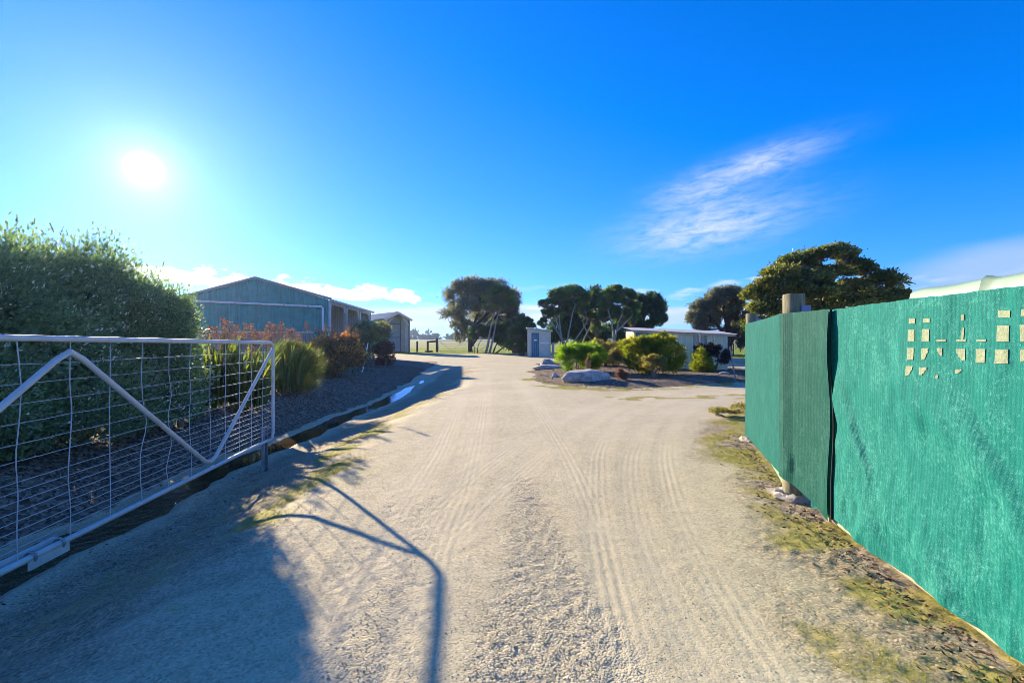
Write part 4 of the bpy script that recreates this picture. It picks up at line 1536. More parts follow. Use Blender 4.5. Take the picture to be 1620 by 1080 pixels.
L_DRY = mat_leaf('dry_flower_heads', [(0.1, (0.12, 0.075, 0.05)), (0.5, (0.25, 0.155, 0.11)), (0.9, (0.42, 0.29, 0.22))], 0.3, (1.4, 1.2, 0.9), 0.8, 0.1)
L_FEATH = mat_leaf('feathery_leaves', [(0.1, (0.041, 0.065, 0.022)), (0.5, (0.082, 0.116, 0.033)), (0.9, (0.211, 0.225, 0.055))], 0.45, (1.7, 1.7, 0.5), 0.55)
L_ORANGE = mat_leaf('orange_brown_leaves', [(0.1, (0.100, 0.073, 0.044)), (0.45, (0.227, 0.142, 0.077)), (0.75, (0.546, 0.273, 0.113)), (0.88, (0.800, 0.400, 0.073)), (0.9, (0.800, 0.601, 0.073))], 0.45, (1.5, 1.2, 0.6), 0.6)
L_GREY = mat_leaf('grey_green_leaves', [(0.1, (0.088, 0.108, 0.066)), (0.5, (0.186, 0.205, 0.117)), (0.9, (0.468, 0.420, 0.166))], 0.45, (1.5, 1.4, 0.7), 0.6)
L_RED = mat_leaf('reddish_leaves', [(0.1, (0.075, 0.038, 0.034)), (0.5, (0.161, 0.075, 0.061)), (0.9, (0.321, 0.144, 0.094))], 0.40, (1.5, 1.0, 0.8), 0.6)
L_BRIGHT = mat_leaf('bright_green_leaves', [(0.1, (0.057, 0.124, 0.014)), (0.5, (0.147, 0.264, 0.024)), (0.9, (0.346, 0.428, 0.050))], 0.50, (1.6, 1.7, 0.4), 0.5)
L_YELLOW = mat_leaf('yellow_green_leaves', [(0.1, (0.061, 0.098, 0.015)), (0.5, (0.174, 0.230, 0.029)), (0.8, (0.411, 0.372, 0.047)), (0.9, (0.570, 0.396, 0.064))], 0.50, (1.6, 1.6, 0.4), 0.5)
L_OLIVE = mat_leaf('olive_leaves', [(0.1, (0.099, 0.111, 0.047)), (0.5, (0.208, 0.217, 0.076)), (0.9, (0.469, 0.361, 0.136))], 0.45, (1.5, 1.4, 0.6), 0.55)
L_PURPLE = mat_leaf('dark_purple_leaves', [(0.1, (0.020, 0.020, 0.021)), (0.5, (0.039, 0.036, 0.036)), (0.9, (0.084, 0.070, 0.056))], 0.30, (1.3, 1.1, 0.9), 0.5)
L_GRASS = mat_leaf('grass_blades', [(0.1, (0.09, 0.11, 0.012)), (0.5, (0.23, 0.25, 0.025)), (0.9, (0.44, 0.38, 0.10))], 0.4, (1.5, 1.6, 0.5), 0.6, 0.2)
L_CHIP = mat_leaf('mulch_chips', [(0.1, (0.06, 0.042, 0.028)), (0.5, (0.16, 0.112, 0.075)), (0.8, (0.30, 0.22, 0.15)), (0.9, (0.52, 0.43, 0.32))], 0.0, None, 0.9, 0.2)
L_LITTER = mat_leaf('bark_litter', [(0.1, (0.06, 0.030, 0.020)), (0.5, (0.15, 0.08, 0.05)), (0.9, (0.34, 0.25, 0.16))], 0.0, None, 0.9, 0.2)
L_STONE = mat_leaf('gravel_stones', [(0.05, (0.33, 0.285, 0.19)), (0.3, (0.48, 0.425, 0.29)), (0.7, (0.57, 0.51, 0.355)), (0.9, (0.66, 0.60, 0.44))], 0.0, None, 0.9, 0.25)
L_FAR = mat_leaf('far_foliage', [(0.1, (0.034, 0.057, 0.038)), (0.5, (0.061, 0.094, 0.057)), (0.9, (0.101, 0.135, 0.075))], 0.30, (1.2, 1.3, 0.8), 0.7, 0.1)


# ------------------------------------------------------------------ trees in the middle distance
def build_trees():
    # left clump
    tree('sheoak_tree', 'broad dark domed she-oak behind the white trunked tree, left of the blue doored hut', 'tree', (744, 557), 50,
         [[(744, 557), (744, 540), (748, 520), (756, 495), (760, 470)], [(746, 548), (738, 520), (725, 495)], [(746, 545), (765, 520), (790, 495), (800, 475)], [(748, 520), (775, 490), (785, 465)]],
         [(720, 472, 18, 14, 0), (735, 460, 22, 15, -1), (760, 455, 26, 14, 0), (785, 460, 22, 16, 1), (805, 475, 18, 18, 1), (720, 495, 18, 14, -1), (738, 485, 22, 15, -2),
          (765, 480, 22, 16, 1), (792, 492, 22, 16, 2), (815, 498, 14, 18, 2), (732, 512, 16, 13, 0), (728, 530, 9, 12, 0), (812, 520, 16, 18, 2), (785, 515, 18, 14, 3), (760, 503, 14, 10, 2)],
         30000, 0.36, 0.24, L_SHEOAK, M_BARKD, 0.24, sub=12, subr=0.45, up=0.1, twigs=40, shell=0.3)
    tree('tea_tree', 'leaning white trunked tea tree in front of the domed she-oak', 'tree', (769, 559), 46,
         [[(768, 559), (772, 545), (775, 525), (780, 505), (783, 492)], [(774, 558), (780, 535), (786, 505), (792, 488)]],
         [(776, 487, 15, 7, 0), (790, 464, 16, 12, 0), (802, 472, 14, 12, 0.5), (775, 472, 11, 8, -0.5), (808, 484, 9, 8, 0.5), (796, 488, 12, 8, 0.7), (783, 478, 13, 9, 0.6)],
         15000, 0.19, 0.45, L_TEA, M_BARKW, 0.12, sub=14, subr=0.34, twigs=120, lowcut=0.0, up=0.5)
    tree('bushy_shrub', 'grey twiggy shrub at the foot of the leaning white trunk', 'shrub', (753, 559), 46.5,
         [[(750, 559), (750, 548), (747, 538)], [(755, 559), (757, 545), (764, 535)]],
         [(756, 523, 13, 8, 0.2), (768, 528, 10, 8, 0.3), (749, 533, 7, 6, 0)], 5500, 0.16, 0.45, L_DARK, M_BARKM, 0.05, sub=9, twigs=110, lowcut=-0.1)
    tree('bushy_tree', 'low dark bushy tree right of the leaning white trunk', 'tree', (782, 559), 47,
         [[(780, 559), (783, 550), (790, 535)], [(784, 558), (797, 548), (805, 535)]],
         [(788, 525, 14, 12, 0), (803, 524, 14, 13, 0.5), (795, 540, 12, 9, 0)], 10000, 0.2, 0.45, L_DARK, M_BARKM, 0.09, sub=11, twigs=40)
    tree('conifer_shrub', 'dark ragged shrubby tree against the left wall of the blue doored hut', 'tree', (826, 563), 41.5,
         [[(826, 563), (826, 545), (824, 520), (822, 505)], [(828, 562), (834, 545), (838, 525)], [(824, 562), (816, 550), (810, 540)]],
         [(822, 507, 11, 10, 0), (832, 517, 12, 10, 0), (816, 528, 12, 10, -0.4), (829, 537, 12, 11, 0), (814, 547, 11, 10, -0.4), (838, 508, 6, 5, 0), (827, 553, 12, 8, -0.3)],
         11000, 0.18, 0.45, L_DARK, M_BARKM, 0.08, sub=10, subr=0.42, twigs=50)
    # middle clump
    tree('tea_tree', 'spreading tea tree with several pale trunks fanning out, right of the hut', 'tree', (893, 562), 44,
         [[(892, 562), (893, 550), (888, 535), (876, 515), (868, 495), (864, 485)], [(893, 555), (888, 530), (885, 505), (886, 488)], [(894, 553), (900, 525), (906, 495), (910, 482)],
          [(895, 558), (908, 540), (922, 520), (930, 505)], [(892, 550), (886, 525), (878, 500), (876, 484)]],
         [(868, 483, 14, 8, 0), (882, 470, 16, 10, 0), (897, 464, 15, 10, 0), (912, 466, 15, 11, 0.5), (865, 498, 9, 7, 0), (925, 475, 12, 12, 0.8), (889, 478, 16, 8, 0.5), (912, 482, 12, 8, 0.6), (876, 494, 12, 8, 0.4), (898, 490, 14, 9, 0.8), (922, 490, 11, 9, 0.8), (860, 512, 8, 7, 0.5)],
         24000, 0.20, 0.45, L_TEA, M_BARKW, 0.10, sub=14, subr=0.36, twigs=150, lowcut=0.0, up=0.5)
    tree('dark_tree', 'tall dark narrow tree wedged between the two pale trunked tea trees', 'tree', (940, 558), 53,
         [[(940, 558), (942, 530), (940, 500), (943, 475)], [(930, 558), (926, 530), (920, 505)]],
         [(940, 468, 13, 11, 0), (946, 480, 14, 12, 0), (932, 490, 13, 14, 0), (926, 510, 13, 13, 0), (905, 510, 14, 15, 1), (900, 530, 16, 14, 1.5), (930, 530, 15, 15, 0), (945, 545, 13, 9, 0), (880, 525, 14, 18, 2), (872, 538, 12, 14, 2), (915, 490, 16, 14, 1), (893, 500, 15, 14, 1.5), (918, 528, 15, 16, 1), (958, 500, 14, 16, 0.5), (962, 530, 15, 16, 0.5), (935, 548, 16, 10, 0)],
         34000, 0.26, 0.45, L_DARK, M_BARKD, 0.16, sub=12)
    tree('twisted_tree', 'small twisted pale limbed tree leaning right before the tall dark tree', 'tree', (917, 560), 45.5,
         [[(915, 560), (920, 545), (928, 528), (936, 512), (942, 500)], [(948, 552), (938, 540), (929, 530)], [(930, 526), (924, 515), (922, 505)]],
         [(930, 496, 11, 8, 0), (941, 504, 10, 9, 0), (944, 520, 8, 10, 0.3)], 7000, 0.17, 0.45, L_TEA, M_BARKW, 0.08, sub=10, twigs=150, lowcut=0.0)
    tree('tea_tree', 'round headed tea tree with forked pale trunk above the left end of the corrugated shed', 'tree', (970, 560), 43,
         [[(968, 560), (971, 545), (970, 525), (966, 505), (962, 492)], [(972, 545), (977, 515), (985, 495)], [(974, 525), (990, 510), (1000, 500)]],
         [(962, 470, 13, 9, 0), (976, 462, 15, 9, 0), (990, 470, 14, 11, 0.3), (958, 484, 12, 9, 0.5), (975, 480, 16, 10, 0.6), (995, 486, 12, 11, 0.6), (1000, 505, 10, 12, 0.8), (968, 496, 14, 9, 0.8), (985, 500, 13, 10, 0.8), (955, 502, 10, 9, 0.9)],
         22000, 0.20, 0.45, L_TEA, M_BARKW, 0.11, sub=13, subr=0.37, twigs=170, lowcut=-0.05, up=0.5)
    tree('dark_tree', 'dark rounded evergreen tree whose crown overhangs the corrugated shed roof', 'tree', (1015, 560), 47,
         [[(1012, 560), (1014, 535), (1018, 510), (1020, 490)], [(1013, 545), (1028, 525), (1040, 508)]],
         [(1012, 478, 14, 11, 0), (1030, 477, 15, 11, 0), (1042, 492, 11, 13, 0), (1018, 495, 15, 13, 0), (1036, 510, 14, 10, 0), (1005, 515, 13, 16, 0.5), (1047, 505, 7, 7, 0), (995, 535, 16, 14, 0.8), (985, 515, 14, 16, 1), (1020, 530, 18, 12, 0.5), (1003, 495, 14, 14, 0.5)],
         30000, 0.24, 0.45, L_DARK, M_BARKD, 0.16, sub=12)
    # right-hand trees
    tree('sheoak_tree', 'olive brown she-oak standing behind the right end of the corrugated shed', 'tree', (1152, 568), 33,
         [[(1152, 568), (1154, 545), (1150, 515), (1145, 490), (1148, 470)], [(1153, 550), (1165, 525), (1180, 510)], [(1152, 540), (1132, 510), (1115, 490)], [(1150, 515), (1160, 480), (1168, 468)]],
         [(1112, 490, 16, 14, 0), (1130, 475, 16, 12, 0), (1150, 466, 18, 11, 0), (1168, 472, 15, 13, 0.5), (1100, 508, 12, 12, 0), (1122, 505, 18, 13, 0.3), (1148, 492, 18, 14, 0.6), (1174, 495, 16, 16, 0.6), (1110, 520, 10, 8, 0), (1165, 520, 14, 14, 0.8), (1172, 540, 10, 12, 0.8)],
         30000, 0.22, 0.30, L_SHEOAK, M_BARKD, 0.16, sub=12, subr=0.42, up=0.1, twigs=50, shell=0.3, tint=0.6)
    tree('broad_tree', 'big spreading glossy leaved tree rising behind the green screen fence', 'tree', (1300, 575), 29,
         [[(1300, 575), (1300, 540), (1295, 500), (1290, 460), (1300, 425)], [(1300, 540), (1330, 490), (1355, 450), (1375, 430)], [(1298, 530), (1265, 490), (1240, 455), (1230, 440)], [(1296, 500), (1310, 460), (1325, 430)]],
         [(1300, 402, 26, 10, 0), (1325, 398, 22, 9, 0.5), (1340, 408, 16, 9, 0.5), (1262, 418, 26, 12, 0), (1240, 435, 26, 12, -0.5), (1215, 452, 24, 12, -0.5), (1196, 470, 18, 12, 0),
          (1280, 440, 28, 13, -1), (1315, 432, 26, 10, 0), (1352, 424, 24, 10, 0.5), (1372, 428, 14, 9, 0.5), (1250, 465, 30, 14, -1.2), (1300, 465, 32, 13, -1.2), (1345, 462, 26, 15, 0), (1395, 450, 24, 16, -0.3),
          (1418, 468, 16, 9, 0), (1375, 470, 24, 11, -0.3), (1210, 490, 22, 14, -0.5), (1260, 495, 34, 14, 0), (1335, 485, 40, 12, 0), (1195, 520, 20, 18, 0.8), (1410, 482, 30, 8, 0), (1240, 525, 30, 20, 0.8)],
         62000, 0.21, 0.52, L_FIG, M_BARKM, 0.2, sub=16, subr=0.46, lowcut=-0.3, up=0.25, shell=0.35, tint=0.75)


build_trees()


# ------------------------------------------------------------------ shrubs
def shrub(name, label, x, y, blobs, n, L, wr, mat, bark=M_BARKM, group=None, cat='shrub', stems=7, **kw):
    zg = gz(x, y)
    root = thing(name, label, cat, (x, y, zg), group)
    bl = [((x + b[0], y + b[1], zg + b[2]), b[3:6]) for b in blobs]
    mb = MB()
    for i in range(stems):
        b = bl[i % len(bl)]
        st = Vector((x + random.uniform(-0.1, 0.1), y + random.uniform(-0.1, 0.1), zg - 0.04))
        d = Vector(rdir(1)[0])
        d.z = abs(d.z)
        e = Vector(b[0]) + Vector((d.x * b[1][0], d.y * b[1][1], d.z * b[1][2])) * 0.7
        mb.tube(curve_path(st, e, 5, 0.06, 0.05), [0.03, 0.026, 0.021, 0.016, 0.011, 0.006], 5, False)
    link('stems', mb.mesh('stems'), bark, root)
    foliage('leaves', bl, n, L, wr, mat, root, zmin=zg + 0.02, **kw)
    return root


def build_shrubs():
    # great hedge at left
    hx, hy = -6.9, 6.6
    zg = gz(hx, hy)
    root = thing('hedge_shrub', 'huge dense dark green shrub standing behind the open farm gate', 'shrub', (hx, hy, zg))
    bl = [((-7.35, 5.9, 1.5), (1.65, 1.5, 1.6)), ((-7.7, 6.7, 1.8), (1.5, 1.5, 1.45)), ((-7.0, 7.3, 1.72), (1.25, 1.3, 1.62)), ((-6.72, 8.1, 1.5), (0.92, 1.1, 1.45)),
          ((-7.2, 5.2, 0.9), (1.7, 1.3, 0.95)), ((-6.75, 6.6, 0.75), (1.35, 1.5, 0.8)), ((-8.2, 4.2, 1.4), (1.9, 1.7, 1.6)), ((-6.55, 8.5, 0.7), (0.8, 0.9, 0.75)), ((-9.0, 6.0, 1.7), (1.8, 2.2, 1.9)), ((-6.3, 8.1, 1.45), (0.66, 0.9, 1.15)), ((-6.5, 7.4, 1.9), (0.75, 0.9, 1.0)), ((-6.18, 8.0, 1.95), (0.55, 0.7, 0.6)), ((-6.15, 6.5, 0.30), (0.75, 1.5, 0.55)), ((-6.5, 5.0, 0.25), (0.9, 0.9, 0.6)), ((-6.15, 7.9, 0.35), (0.6, 0.9, 0.6))]
    mb = MB()
    for i in range(16):
        b = bl[i % len(bl)]
        st = Vector((b[0][0] + random.uniform(-0.4, 0.4), b[0][1] + random.uniform(-0.4, 0.4), zg - 0.1))
        d = Vector(rdir(1)[0])
        d.z = abs(d.z)
        e = Vector(b[0]) + Vector((d.x * b[1][0], d.y * b[1][1], d.z * b[1][2])) * 0.75
        mb.tube(curve_path(st, e, 6, 0.06, 0.05), [0.05, 0.045, 0.036, 0.028, 0.02, 0.014, 0.008], 6, False)
    link('stems', mb.mesh('stems'), M_BARKM, root)
    foliage('inner_leaves', [(b[0], tuple(q * 0.72 for q in b[1])) for b in bl], 100000, 0.10, 0.5, L_HEDGE, root, sub=30, subr=0.5, shell=0.1, up=0.2, zmin=zg + 0.05, lowcut=-0.9, tint=0.3, tail=0.0)
    foliage('leaves', bl, 155000, 0.060, 0.42, L_HEDGE, root, sub=40, subr=0.28, shell=0.2, up=0.35, zmin=zg + 0.05, lowcut=-0.7, tint=0.45, pale=0.3, tail=0.05)
    # sprigs that break the outline
    P, D, I, T = clump_points(bl[:4], 700, 30, 0.2, 0.9, None, 0.1)
    k = T > 0.2
    P, D = P[k], D[k]
    tip = P + unit(D + np.array([0, 0, 0.8])) * (0.05 + 0.10 * R.random((len(P), 1)))
    sticks('sprigs', P, tip, 0.004, 0.002, M_BARKM, root, kind='stuff')
    q = np.repeat(np.arange(len(P)), 7)
    t = R.random(len(q))[:, None] * 0.9 + 0.1
    C = P[q] * (1 - t) + tip[q] * t
    V, F = leaf_quads(C, unit(tip[q] - P[q]) + rdir(len(q)) * 0.8, 0.055, 0.022)
    link('sprig_leaves', np_mesh('sprig_leaves', V, F, fattr={'rnd': np.clip(0.6 + R.normal(size=len(q)) * 0.15, 0, 0.9)}), L_HEDGE, root)

    # strap leaved clumps with dry flower stalks behind the end of the gate
    def strap_clump(label, x, y, rad, n, hl, stalks, hs, rlo, rhi):
        zg = gz(x, y)
        root = thing('strap_leaf_plant', label, 'plant', (x, y, zg), 'strap leaved plants behind the gate')
        # each leaf a tapering arched strip
        a = R.random(n) * 2 * math.pi
        rr = np.sqrt(R.random(n)) * rad
        B = np.stack([x + rr * np.cos(a), y + rr * np.sin(a), np.full(n, zg)], 1)
        lean = np.stack([np.cos(a), np.sin(a), np.zeros(n)], 1) * (0.06 + 0.22 * R.random((n, 1))) + R.normal(size=(n, 3)) * np.array([0.1, 0.1, 0])
        H = hl * (0.35 + 0.75 * R.random(n))[:, None]
        z0 = H * 0.35 * R.random((n, 1))
        side = unit(np.cross(np.array([0, 0, 1.0]) + lean, rdir(n)))
        segs = 5
        V = np.zeros((n, segs, 2, 3))
        for k in range(segs):
            t = k / (segs - 1)
            c = B + np.array([0, 0, 1.0]) * (z0 + H * t * (1 - 0.12 * t * t)) + lean * H * t * t * 1.1
            w = 0.042 * math.sin(math.pi * min(0.97, 0.12 + t * 0.86)) * (0.7 + 0.6 * _h(np.arange(n), np.arange(n) * 3, np.arange(n) * 0, 8))[:, None]
            V[:, k, 0], V[:, k, 1] = c + side * w, c - side * w
        b = (np.arange(n) * segs * 2)[:, None]
        F = np.concatenate([np.stack([b[:, 0] + 2 * k, b[:, 0] + 2 * k + 1, b[:, 0] + 2 * k + 3, b[:, 0] + 2 * k + 2], 1) for k in range(segs - 1)])
        base = np.clip(R.random(n) * 0.6 + (H[:, 0] / hl - 0.3) * 0.32, 0, 0.93)  # taller leaves coloured yellower, standing in for sun on the tips
        link('leaves', np_mesh('leaves', V.reshape(-1, 3), F, fattr={'rnd': np.tile(base, segs - 1)}, smooth=True), L_CANNA, root)
        # stalks with dry heads
        if stalks:
            a = R.random(stalks) * 2 * math.pi
            rr = np.sqrt(R.random(stalks)) * rad * 0.9
            A = np.stack([x + rr * np.cos(a), y + rr * np.sin(a), np.full(stalks, zg)], 1)
            T = A + np.stack([0.12 * R.normal(size=stalks), 0.12 * R.normal(size=stalks), hs * (0.78 + 0.24 * R.random(stalks))], 1)
            sticks('stalks', A, T, 0.008, 0.004, M_TWIG, root, kind='stuff')
            m = 110
            q = np.repeat(np.arange(stalks), m)
            t = R.random(len(q)) ** 1.4
            C = T[q] + np.stack([R.normal(size=len(q)) * 0.05 * (0.4 + t), R.normal(size=len(q)) * 0.05 * (0.4 + t), 0.05 - 0.32 * t], 1)
            Vh, Fh = leaf_quads(C, rdir(len(q)), 0.034, 0.024)
            link('flower_heads', np_mesh('flower_heads', Vh, Fh, fattr={'rnd': np.clip(R.random(len(q)) * 0.9, 0, 0.9)}), L_DRY, root)
    strap_clump('tall strap leaved clump, taller leaves tinted sunlit yellow, nearest the huge shrub, with pinkish dry heads', -6.55, 10.0, 0.5, 230, 1.35, 17, 1.9, 0, 1)
    strap_clump('tall strap leaved clump behind the gate end post with pinkish dry flower heads', -5.95, 10.3, 0.42, 170, 1.3, 13, 1.9, 0, 1)
    strap_clump('strap leaved clump between the feathery bush and the shed fence, orange dry heads', -6.5, 12.9, 0.6, 150, 1.2, 20, 2.0, 0, 1)
    shrub('feathery_bush', 'rounded dark green feathery bush just right of the gate end post', -6.35, 13.4,
          [(0, 0, 0.62, 0.74, 0.7, 0.66), (0.05, -0.15, 0.35, 0.74, 0.7, 0.42), (0.15, -0.1, 1.0, 0.55, 0.5, 0.45), (-0.2, 0.1, 1.1, 0.5, 0.5, 0.42)], 24000, 0.075, 0.17, L_FEATH, sub=30, subr=0.33, shell=0.3, up=0.6, lowcut=-0.95, rnd=0.7)
    shrub('orange_bush', 'orange and brown leaved bush with dry stalks left of the white stake', -7.0, 17.8,
          [(-0.35, 0, 0.75, 0.75, 0.7, 0.75), (0.4, -0.1, 0.65, 0.75, 0.7, 0.7), (0.0, 0.3, 1.15, 0.7, 0.6, 0.55), (0.55, 0.2, 1.25, 0.4, 0.4, 0.45), (-0.55, 0.2, 1.2, 0.4, 0.4, 0.45)], 15000, 0.11, 0.42, L_ORANGE, sub=20, subr=0.33, shell=0.3, up=0.5, lowcut=-0.8, tint=0.7)
    strap_clump('thin clump of dry orange stalks rising behind the orange bush', -7.3, 18.6, 0.95, 60, 1.0, 26, 2.05, 0, 1)
    shrub('grey_shrub', 'tall loose grey green shrub with yellowish tips in front of the open shed bays', -8.15, 26.0,
          [(0.1, 0, 1.0, 1.25, 1.0, 1.0), (-0.3, 0.1, 1.75, 0.95, 0.8, 0.75), (0.45, 0, 1.9, 0.8, 0.7, 0.6)], 12000, 0.13, 0.35, L_GREY, sub=20, subr=0.3, shell=0.2, up=0.8, lowcut=-0.6, tint=0.6)
    shrub('red_shrub', 'low reddish leaved shrub at the right foot of the tall grey green shrub', -7.05, 25.2,
          [(0, 0, 0.55, 0.55, 0.5, 0.6), (0.1, 0, 0.95, 0.35, 0.35, 0.4)], 4500, 0.11, 0.4, L_RED, sub=14, up=0.6, lowcut=-0.8)
    # island shrubs
    shrub('bright_shrub', 'bright lime green rounded shrub behind the biggest boulder', 3.15, 21.3,
          [(0.0, 0, 0.62, 1.1, 0.85, 0.68), (-0.4, -0.2, 0.8, 0.72, 0.65, 0.56), (0.6, 0, 0.75, 0.72, 0.65, 0.56)], 18000, 0.09, 0.36, L_BRIGHT, sub=34, subr=0.27, shell=0.3, up=0.7, lowcut=-0.9, tint=0.5)
    shrub('hedge_bush', 'duller green bush with brownish tips behind the bright lime green shrub', 5.2, 25.2,
          [(0, 0, 0.7, 1.15, 0.9, 0.75), (-0.5, 0.1, 0.85, 0.7, 0.7, 0.6), (0.55, 0, 0.8, 0.7, 0.7, 0.6)], 13000, 0.1, 0.36, L_OLIVE, sub=30, subr=0.27, shell=0.3, up=0.7, lowcut=-0.9)
    shrub('large_shrub', 'largest yellow green shrub in the garden, in front of the corrugated shed', 6.05, 19.9,
          [(0, 0, 0.78, 1.3, 0.95, 0.85), (-0.65, -0.1, 1.0, 0.8, 0.75, 0.65), (0.35, 0, 1.28, 0.85, 0.7, 0.52), (0.8, 0.1, 0.75, 0.72, 0.7, 0.72)], 22000, 0.105, 0.42, L_YELLOW, sub=32, subr=0.25, shell=0.3, up=0.6, lowcut=-0.9, tint=0.7)
    shrub('small_shrub', 'small olive green shrub in front of the largest yellow green shrub', 5.65, 18.1,
          [(0, 0, 0.5, 0.52, 0.48, 0.38), (0.1, 0, 0.68, 0.38, 0.36, 0.24)], 7500, 0.065, 0.36, L_OLIVE, sub=26, subr=0.27, shell=0.3, up=0.9, lowcut=-0.6)
    shrub('dark_shrub', 'dark purplish leaved shrub before the right end of the corrugated shed', 9.3, 21.3,
          [(0.25, 0, 0.72, 0.62, 0.5, 0.5), (-0.45, 0, 0.95, 0.32, 0.3, 0.38), (0.1, 0.1, 1.0, 0.35, 0.3, 0.3)], 7000, 0.10, 0.36, L_PURPLE, sub=20, subr=0.3, shell=0.2, up=0.5, lowcut=-0.7)
    shrub('green_shrub', 'small fresh green shrub at the base of the timber stake', 8.75, 21.0,
          [(0, 0, 0.5, 0.42, 0.4, 0.5), (0.1, 0, 0.25, 0.45, 0.4, 0.28)], 3800, 0.09, 0.42, L_YELLOW, sub=14, up=0.6, lowcut=-0.8)
    shrub('dry_plant', 'small withered yellow and brown plant right of the biggest boulder', 4.12, 16.9,
          [(0, 0, 0.22, 0.24, 0.24, 0.22)], 1700, 0.1, 0.18, L_DRY, stems=4, cat='plant', sub=10, up=0.3, lowcut=-0.8)
    shrub('dry_sapling', 'thin withered sapling sticking up behind the biggest boulder', 3.05, 18.4,
          [(0, 0, 0.5, 0.10, 0.10, 0.3)], 260, 0.08, 0.2, L_DRY, stems=5, cat='plant', sub=6, up=0.5)
    for lab, x, y, s in (('low weedy dark plant on the verge beyond the far fence post', 5.3, 9.9, 1.0), ('low brownish weed by the driveway edge beside the far fence post', 4.35, 9.4, 0.6)):
        shrub('verge_weed', lab, x, y, [(0, 0, 0.10, 0.5 * s, 0.35 * s, 0.13 * s)], int(1800 * s), 0.06, 0.3, L_OLIVE, stems=3, cat='plant', sub=12, up=0.8)


build_shrubs()


# ------------------------------------------------------------------ boulders, stakes, field fence
def boulder(label, x, y, sx, sy, sz, seed, rot=0.0, flat=0.0):
    zg = gz(x, y)
    rng = np.random.default_rng(seed)
    n, m = 28, 44
    th = np.linspace(0, math.pi, n)[:, None]
    ph = np.linspace(0, 2 * math.pi, m + 1)[None, :-1]
    d = np.stack([np.sin(th) * np.cos(ph), np.sin(th) * np.sin(ph), np.cos(th) + 0 * ph], -1)
    # chiselled: clip against random planes
    r = np.full(d.shape[:2], 1.15)
    for _ in range(13):
        q = unit(rng.normal(size=3))
        q[2] = abs(q[2]) * (1.2 if flat else 0.6)
        q = unit(q)
        c = rng.uniform(0.72, 1.0)
        dt = d @ q
        r = np.minimum(r, np.where(dt > 0.05, c / np.maximum(dt, 0.05), 9))
    r = r * (0.94 + 0.14 * fbm(d[..., 0] * 2 + seed, d[..., 1] * 2, 4, seed, d[..., 2] * 2))
    p = d * r[..., None] * np.array([sx, sy, sz])
    c, s = math.cos(rot), math.sin(rot)
    X = x + p[..., 0] * c - p[..., 1] * s
    Yy = y + p[..., 0] * s + p[..., 1] * c
    Z = zg + p[..., 2] + sz * 0.25
    V = np.stack([X, Yy, Z], -1).reshape(-1, 3)
    idx = np.arange(n * m).reshape(n, m)
    F = np.stack([idx[:-1], np.roll(idx[:-1], -1, 1), np.roll(idx[1:], -1, 1), idx[1:]], -1).reshape(-1, 4)
    o = link('boulder', np_mesh('boulder', V, F, smooth=True), M_ROCK)
    o.data.set_sharp_from_angle(angle=math.radians(38))
    return tag(o, label, 'boulder', 'boulders edging the garden island')


